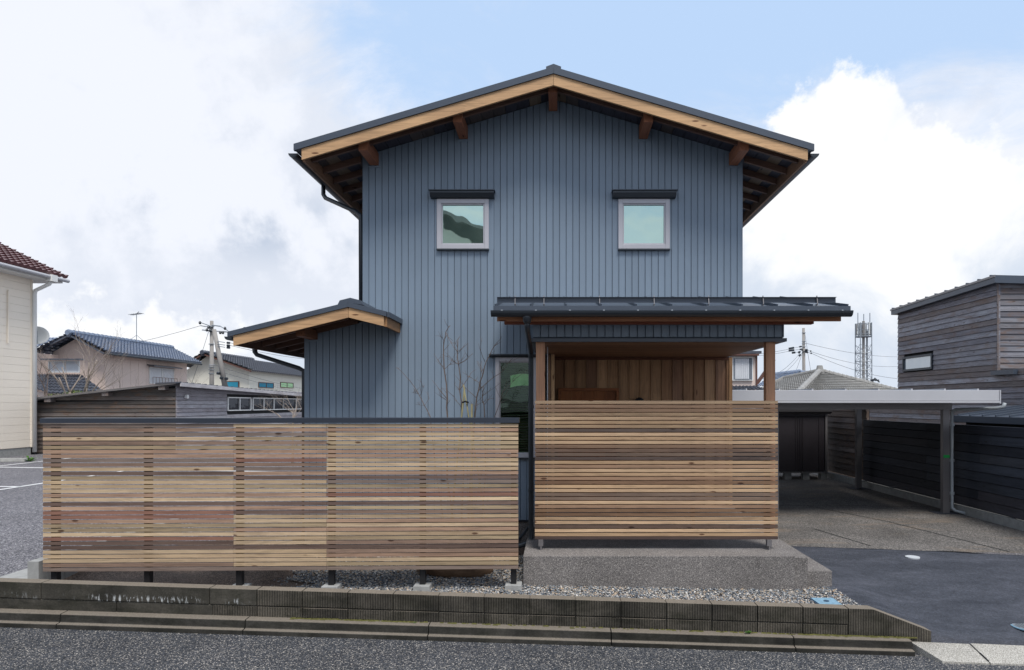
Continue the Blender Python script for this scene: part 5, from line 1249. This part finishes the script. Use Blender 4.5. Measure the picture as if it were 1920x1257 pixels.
# telecom tower
tw = thing('telecom_tower', 'lattice steel telecom tower with antenna cage at its top, far right', 'tower', (PX(1618, 140), 140, 0))
D = 140; b = B(); xL, xR = PX(1608, D), PX(1630, D); hw = (xR-xL)/2; xc_ = (xL+xR)/2; zTop = PZ(630, D)
cor = [(-hw, -hw), (hw, -hw), (hw, hw), (-hw, hw)]
for dx_, dy_ in cor: B().tube([(xc_+dx_, D+dy_, 0), (xc_+dx_*.95, D+dy_, PZ(606, D))], .10, 6).build('leg', M['galv'], tw)
z = 2.0; zs = []
while z < zTop: zs.append(z); z += 1.75
br = B()
for za, zb_ in zip(zs, zs[1:]):
    for i in range(4):
        (ax_, ay_), (bx_, by_) = cor[i], cor[(i+1) % 4]; p0, p1 = Vector((xc_+ax_, D+ay_, za)), Vector((xc_+bx_, D+by_, za)); q0, q1 = p0+Vector((0, 0, zb_-za)), p1+Vector((0, 0, zb_-za))
        br.tube([p0, q1], .045, 4); br.tube([p1, q0], .045, 4); br.tube([p0, p1], .05, 4)
br.build('lattice', M['galv'], tw)
B().tube([(xc_, D, 0), (xc_, D, zTop+3)], .28, 8).build('cable_core', M['pole'], tw); B().tube([(xc_+.8, D, 0), (xc_+.8, D, zTop+1)], .12, 6).build('ladder', M['galv'], tw)
cg = B(); rr_ = PX(1633, D)-xc_+.0; z0, z1 = PZ(632, D), PZ(607, D)
for k in range(14):
    a = 2*pi*k/14; cg.tube([(xc_+rr_*cos(a), D+rr_*sin(a), z0), (xc_+rr_*cos(a), D+rr_*sin(a), z1)], .07, 4)
for zz in (z0, z0+.5, (z0+z1)/2, z1-.1):
    pr_ = [(xc_+rr_*cos(2*pi*k/14), D+rr_*sin(2*pi*k/14), zz) for k in range(15)]; cg.tube(pr_, .07, 4)
cg.build('cage', M['galv'], tw)
for k in range(9):
    a = 2*pi*k/9+.2; B().box(xc_+(rr_-.1)*cos(a)-.15, xc_+(rr_-.1)*cos(a)+.15, D+(rr_-.1)*sin(a)-.1, D+(rr_-.1)*sin(a)+.1, z0+.4, z1-.2+.3*(k % 2)).build('panel_antenna', M['dish'] if k % 2 else M['pole'], tw)
disc(xc_, D, z0, rr_, .12, 0, 14).build('deck', M['galv'], tw)
for xp, yp in ((1608.5, 587), (1619.5, 589), (1631, 587)): B().tube([(PX(xp, D), D, z1-1), (PX(xp, D), D, PZ(yp, D))], .09, 5).build('whip_antenna', M['galv'], tw)
dp_ = thing('distant_pole', 'distant pole top with fanned insulator arms beside the telecom tower', 'utility pole', (PX(1627, 90), 90, 0))
B().tube([(PX(1627, 90), 90, 0), P(1627, 712, 90)], .09, 6).build('pole', M['pole'], dp_)
for (xa, ya, xb, yb_) in ((1629, 720, 1636, 713), (1632, 713, 1642, 711), (1642, 711, 1649, 717), (1636, 716, 1641, 709), (1640, 714, 1648, 713)):
    B().tube([P(xa, ya, 90), P(xb, yb_, 90)], .09, 5).build('insulator_arm', M['gutter'], dp_)

# ---- hip roof house right
hh = thing('hip_roof_house', 'low house with grey tiled hip roof above the carport roof', 'house', (16, 42, 0))
ap = P(1537, 699, 40); r2 = P(1540, 698, 44)
eL_, eM, eR_ = P(1425, 741, 38), P(1497, 741, 35), P(1700, 741, 40)
tile_roof(eL_, eM, ap, P(1470, 712, 44), 18, 12, .05, .10, M['roofgrey'], hh)
tile_roof(eM, eR_, ap+Vector((.01, 0, 0)), ap, 36, 13, .05, .10, M['roofgrey'], hh)
ridge(ap+Vector((0, 0, .12)), eM+Vector((0, 0, .15)), .15, M['roofgrey'], hh, 18); ridge(ap+Vector((0, 0, .12)), eR_+Vector((0, 0, .12)), .14, M['roofgrey'], hh, 20); ridge(ap+Vector((0, 0, .12)), P(1470, 712, 44)+Vector((0, 0, .1)), .13, M['roofgrey'], hh, 9); ridge(P(1470, 712, 44)+Vector((0, 0, .1)), P(1418, 735, 44), .13, M['roofgrey'], hh, 9)
B().tube([ap+Vector((0, 0, -.1)), ap+Vector((0, 0, .42))], [.3, .16], 8).build('ridge_end', M['roofgrey'], hh)
boxo('wall', 12.0, 20, 40, 48, 0, PZ(741, 38)-.05, M['pink'], hh)
b2 = thing('blue_roof_house', 'house with blue grey tiled roof just behind the hip roof', 'house', (20, 56, 0))
tile_roof(P(1420, 724, 52), P(1500, 724, 52), P(1497, 697, 55), P(1452, 702, 55), 20, 8, .06, .07, M['roofblue'], b2)
tile_roof(P(1498, 720, 52), P(1600, 722, 56), P(1560, 703, 58), P(1500, 696, 55), 18, 6, .06, .07, M['roofblue'], b2)
ridge(P(1499, 696, 55), P(1450, 702, 55), .13, M['roofblue'], b2, 10); ridge(P(1502, 697, 55), P(1562, 702, 58), .1, M['roofblue'], b2, 12)
boxo('wall', PX(1430, 56), PX(1560, 56), 56, 62, 0, PZ(724, 52)-.1, M['offwhite'], b2)
# ---- pink house behind the porch
p2 = thing('bay_window_house', 'beige house with white curtained window seen through the porch opening', 'house', (11, 31, 0))
Dq = 30; x1 = PX(1417, Dq); boxo('wall', PX(1340, Dq), x1, Dq, Dq+7, 0, PZ(664, Dq), M['pink'], p2)
boxo('corner_pipe', x1+.002, x1+.06, Dq-.05, Dq+.01, 2.8, PZ(666, Dq), M['brown_trim'], p2)
b = B(); b.box(PX(1360, Dq), PX(1411, Dq), Dq-.10, Dq-.001, PZ(714, Dq), PZ(669, Dq)); w = b.build('window', M['white'], p2)
boxo('pane', PX(1374, Dq), PX(1409, Dq), Dq-.112, Dq-.102, PZ(712, Dq), PZ(672, Dq), M['glass_grey'], w)
cb = B(); n_ = 24
for i in range(n_):
    xa, xb = PX(1377+i*26/n_, Dq), PX(1377+(i+1)*26/n_, Dq); yy = Dq-.13+.012*sin(i*1.9); yy2 = Dq-.13+.012*sin((i+1)*1.9); cb.add([(xa, yy, PZ(711, Dq)), (xb, yy2, PZ(711, Dq)), (xb, yy2, PZ(673, Dq)), (xa, yy, PZ(673, Dq))], [(0, 1, 2, 3)])
cb.build('curtain', M['curtain'], w)
B().box(PX(1350, Dq), PX(1419, Dq), Dq-.35, Dq-.02, PZ(668, Dq), PZ(665, Dq)).build('window_eave', M['brown_trim'], p2)
tile_roof((PX(1340, 29), 29, PZ(732, 29)), (PX(1432, 29), 29, PZ(732, 29)), (PX(1417, 30), 30, PZ(725.5, 30)), (PX(1340, 30), 30, PZ(725.5, 30)), 12, 4, .05, .05, M['roofdark'], p2, 'lower_roof_tiles')
B().pry([(x1+.3, 2.9), (x1+.42, 2.9), (PX(1437, 32)+.12, 4.0), (PX(1437, 32), 4.0)], 31, 31.3).build('roof_edge', M['brown_trim'], p2)
boxo('main_roof', PX(1330, Dq), x1+.2, Dq-.2, Dq+7.2, PZ(664, Dq)+.001, PZ(664, Dq)+.12, M['roofdark'], p2)

# ================================================================== BARE TREES (left)
def bare_tree(name, label, x, y, h, mat, seed, spread=.5, r0=.06, lean=0, depth=5, group=None):
    r = random.Random(seed); t = thing(name, label, 'tree', (x, y, 0), group); tr, tw = B(), B()
    def grow(p, d, l, rad, lev):
        pts = [p]; q = p; n = 4
        for i in range(n):
            d = (d+Vector((r.uniform(-1, 1), r.uniform(-1, 1), r.uniform(-.2, .5)))*.13).normalized(); q = q+d*l/n; pts.append(q)
        e = rad*.62; (tr if lev < 2 else tw).tube(pts, [rad+(e-rad)*i/n for i in range(n+1)], 7 if lev < 2 else 4)
        if lev >= depth: return
        for k in range(r.choice((2, 3, 3)) if lev else 4):
            a = r.uniform(.35, .8)*spread*1.6; w_ = r.random()*6.3; sd_ = Vector((cos(w_), sin(w_), .15)); s0 = pts[r.randint(2, n)]
            grow(s0, (d*cos(a)+sd_*sin(a)).normalized(), l*r.uniform(.55, .8), e*r.uniform(.6, .85), lev+1)
    grow(Vector((x, y, 0)), Vector((lean, 0, 1)).normalized(), h*.42, r0, 0)
    tr.build('trunk', mat, t, smooth=True); tw.build('twigs', mat, t, kind='stuff'); return t
bare_tree('bare_tree', 'leafless garden tree in front of the pinkish house, beside the cream house', PX(118, 36), 36, 6.3, M['bark_pale'], 5, .55, .10)
bare_tree('bare_tree', 'leafless upright tree in front of the pinkish house corner window', PX(150, 38), 38, 6.2, M['bark_pale'], 8, .42, .10, .05)
bare_tree('bare_tree', 'dark leafless tree close behind the cream house corner', PX(62, 31), 31, 5.4, M['bark'], 13, .6, .12, .12)
bare_tree('bare_tree', 'thin bare shrub in front of the pinkish house side wall', PX(226, 40), 40, 4.6, M['bark_pale'], 21, .5, .05)
bare_tree('bare_tree', 'thin bare shrub in front of the white house gable', PX(362, 50), 50, 5.0, M['bark_pale'], 31, .6, .06)
bare_tree('bare_tree', 'knobbly pruned bare shrub beside the blue wing wall', PX(548, 22), 22, 2.75, M['bark_pale'], 17, .8, .045)
# evergreen shrub
ev = thing('evergreen_bush', 'yellow green leafy bush below the dark lower roof of the pinkish house', 'bush', (PX(150, 37), 37, 0)); b = B(); r = random.Random(2)
for k in range(2600):
    u_ = r.gauss(0, .5); c0 = Vector((PX(150, 37)+u_*1.5-.4, 37+r.gauss(0, .4), 2.0+.65*r.random()*(1-abs(u_)*.5)+.10*u_+.12*sin(u_*9))); s1_ = .045; a = Vector((r.uniform(-1, 1), r.uniform(-1, 1), r.uniform(-1, 1))).normalized(); q_ = a.cross(Vector((.3, .2, 1))).normalized()
    b.add([c0-a*s1_*1.6, c0+q_*s1_*.6, c0+a*s1_*1.6, c0-q_*s1_*.6], [(0, 1, 2, 3)])
b.build('foliage', M['leaf'], ev); B().tube([(PX(150, 37), 37, 0), (PX(150, 37)+.1, 37, 2.2)], [.08, .04], 7).build('stem', M['bark'], ev)
weed(PX(58, 23.5), 23.5, .02, .28, 'small green weed tuft on the car park asphalt near the cream house')

# ================================================================== HOUSE ACROSS THE STREET (seen mirrored in the upper left window)
oh = thing('opposite_house', 'house across the street, seen only as a reflection in the upper left window', 'house', (-8, -9, -.3))
B().pry([(-12.5, -.5), (-3.6, -.5), (-3.6, 8.9), (-7.4, 11.1), (-12.5, 8.5)], -16, -9).build('wall', M['offwhite'], oh)
B().pry([(-13.2, 8.45), (-7.4, 11.45), (-2.4, 8.55), (-2.4, 8.8), (-7.4, 11.7), (-13.2, 8.7)], -16.3, -8.7).build('roof', M['roofgrey'], oh)
for x in (-10, -5.2): boxo('window', x-.8, x+.8, -8.99, -8.94, 3.6, 4.8, M['glass_dark'], oh)
boxo('window', -4.9, -4.1, -8.99, -8.94, 7.4, 8.6, M['glass_grey'], oh)
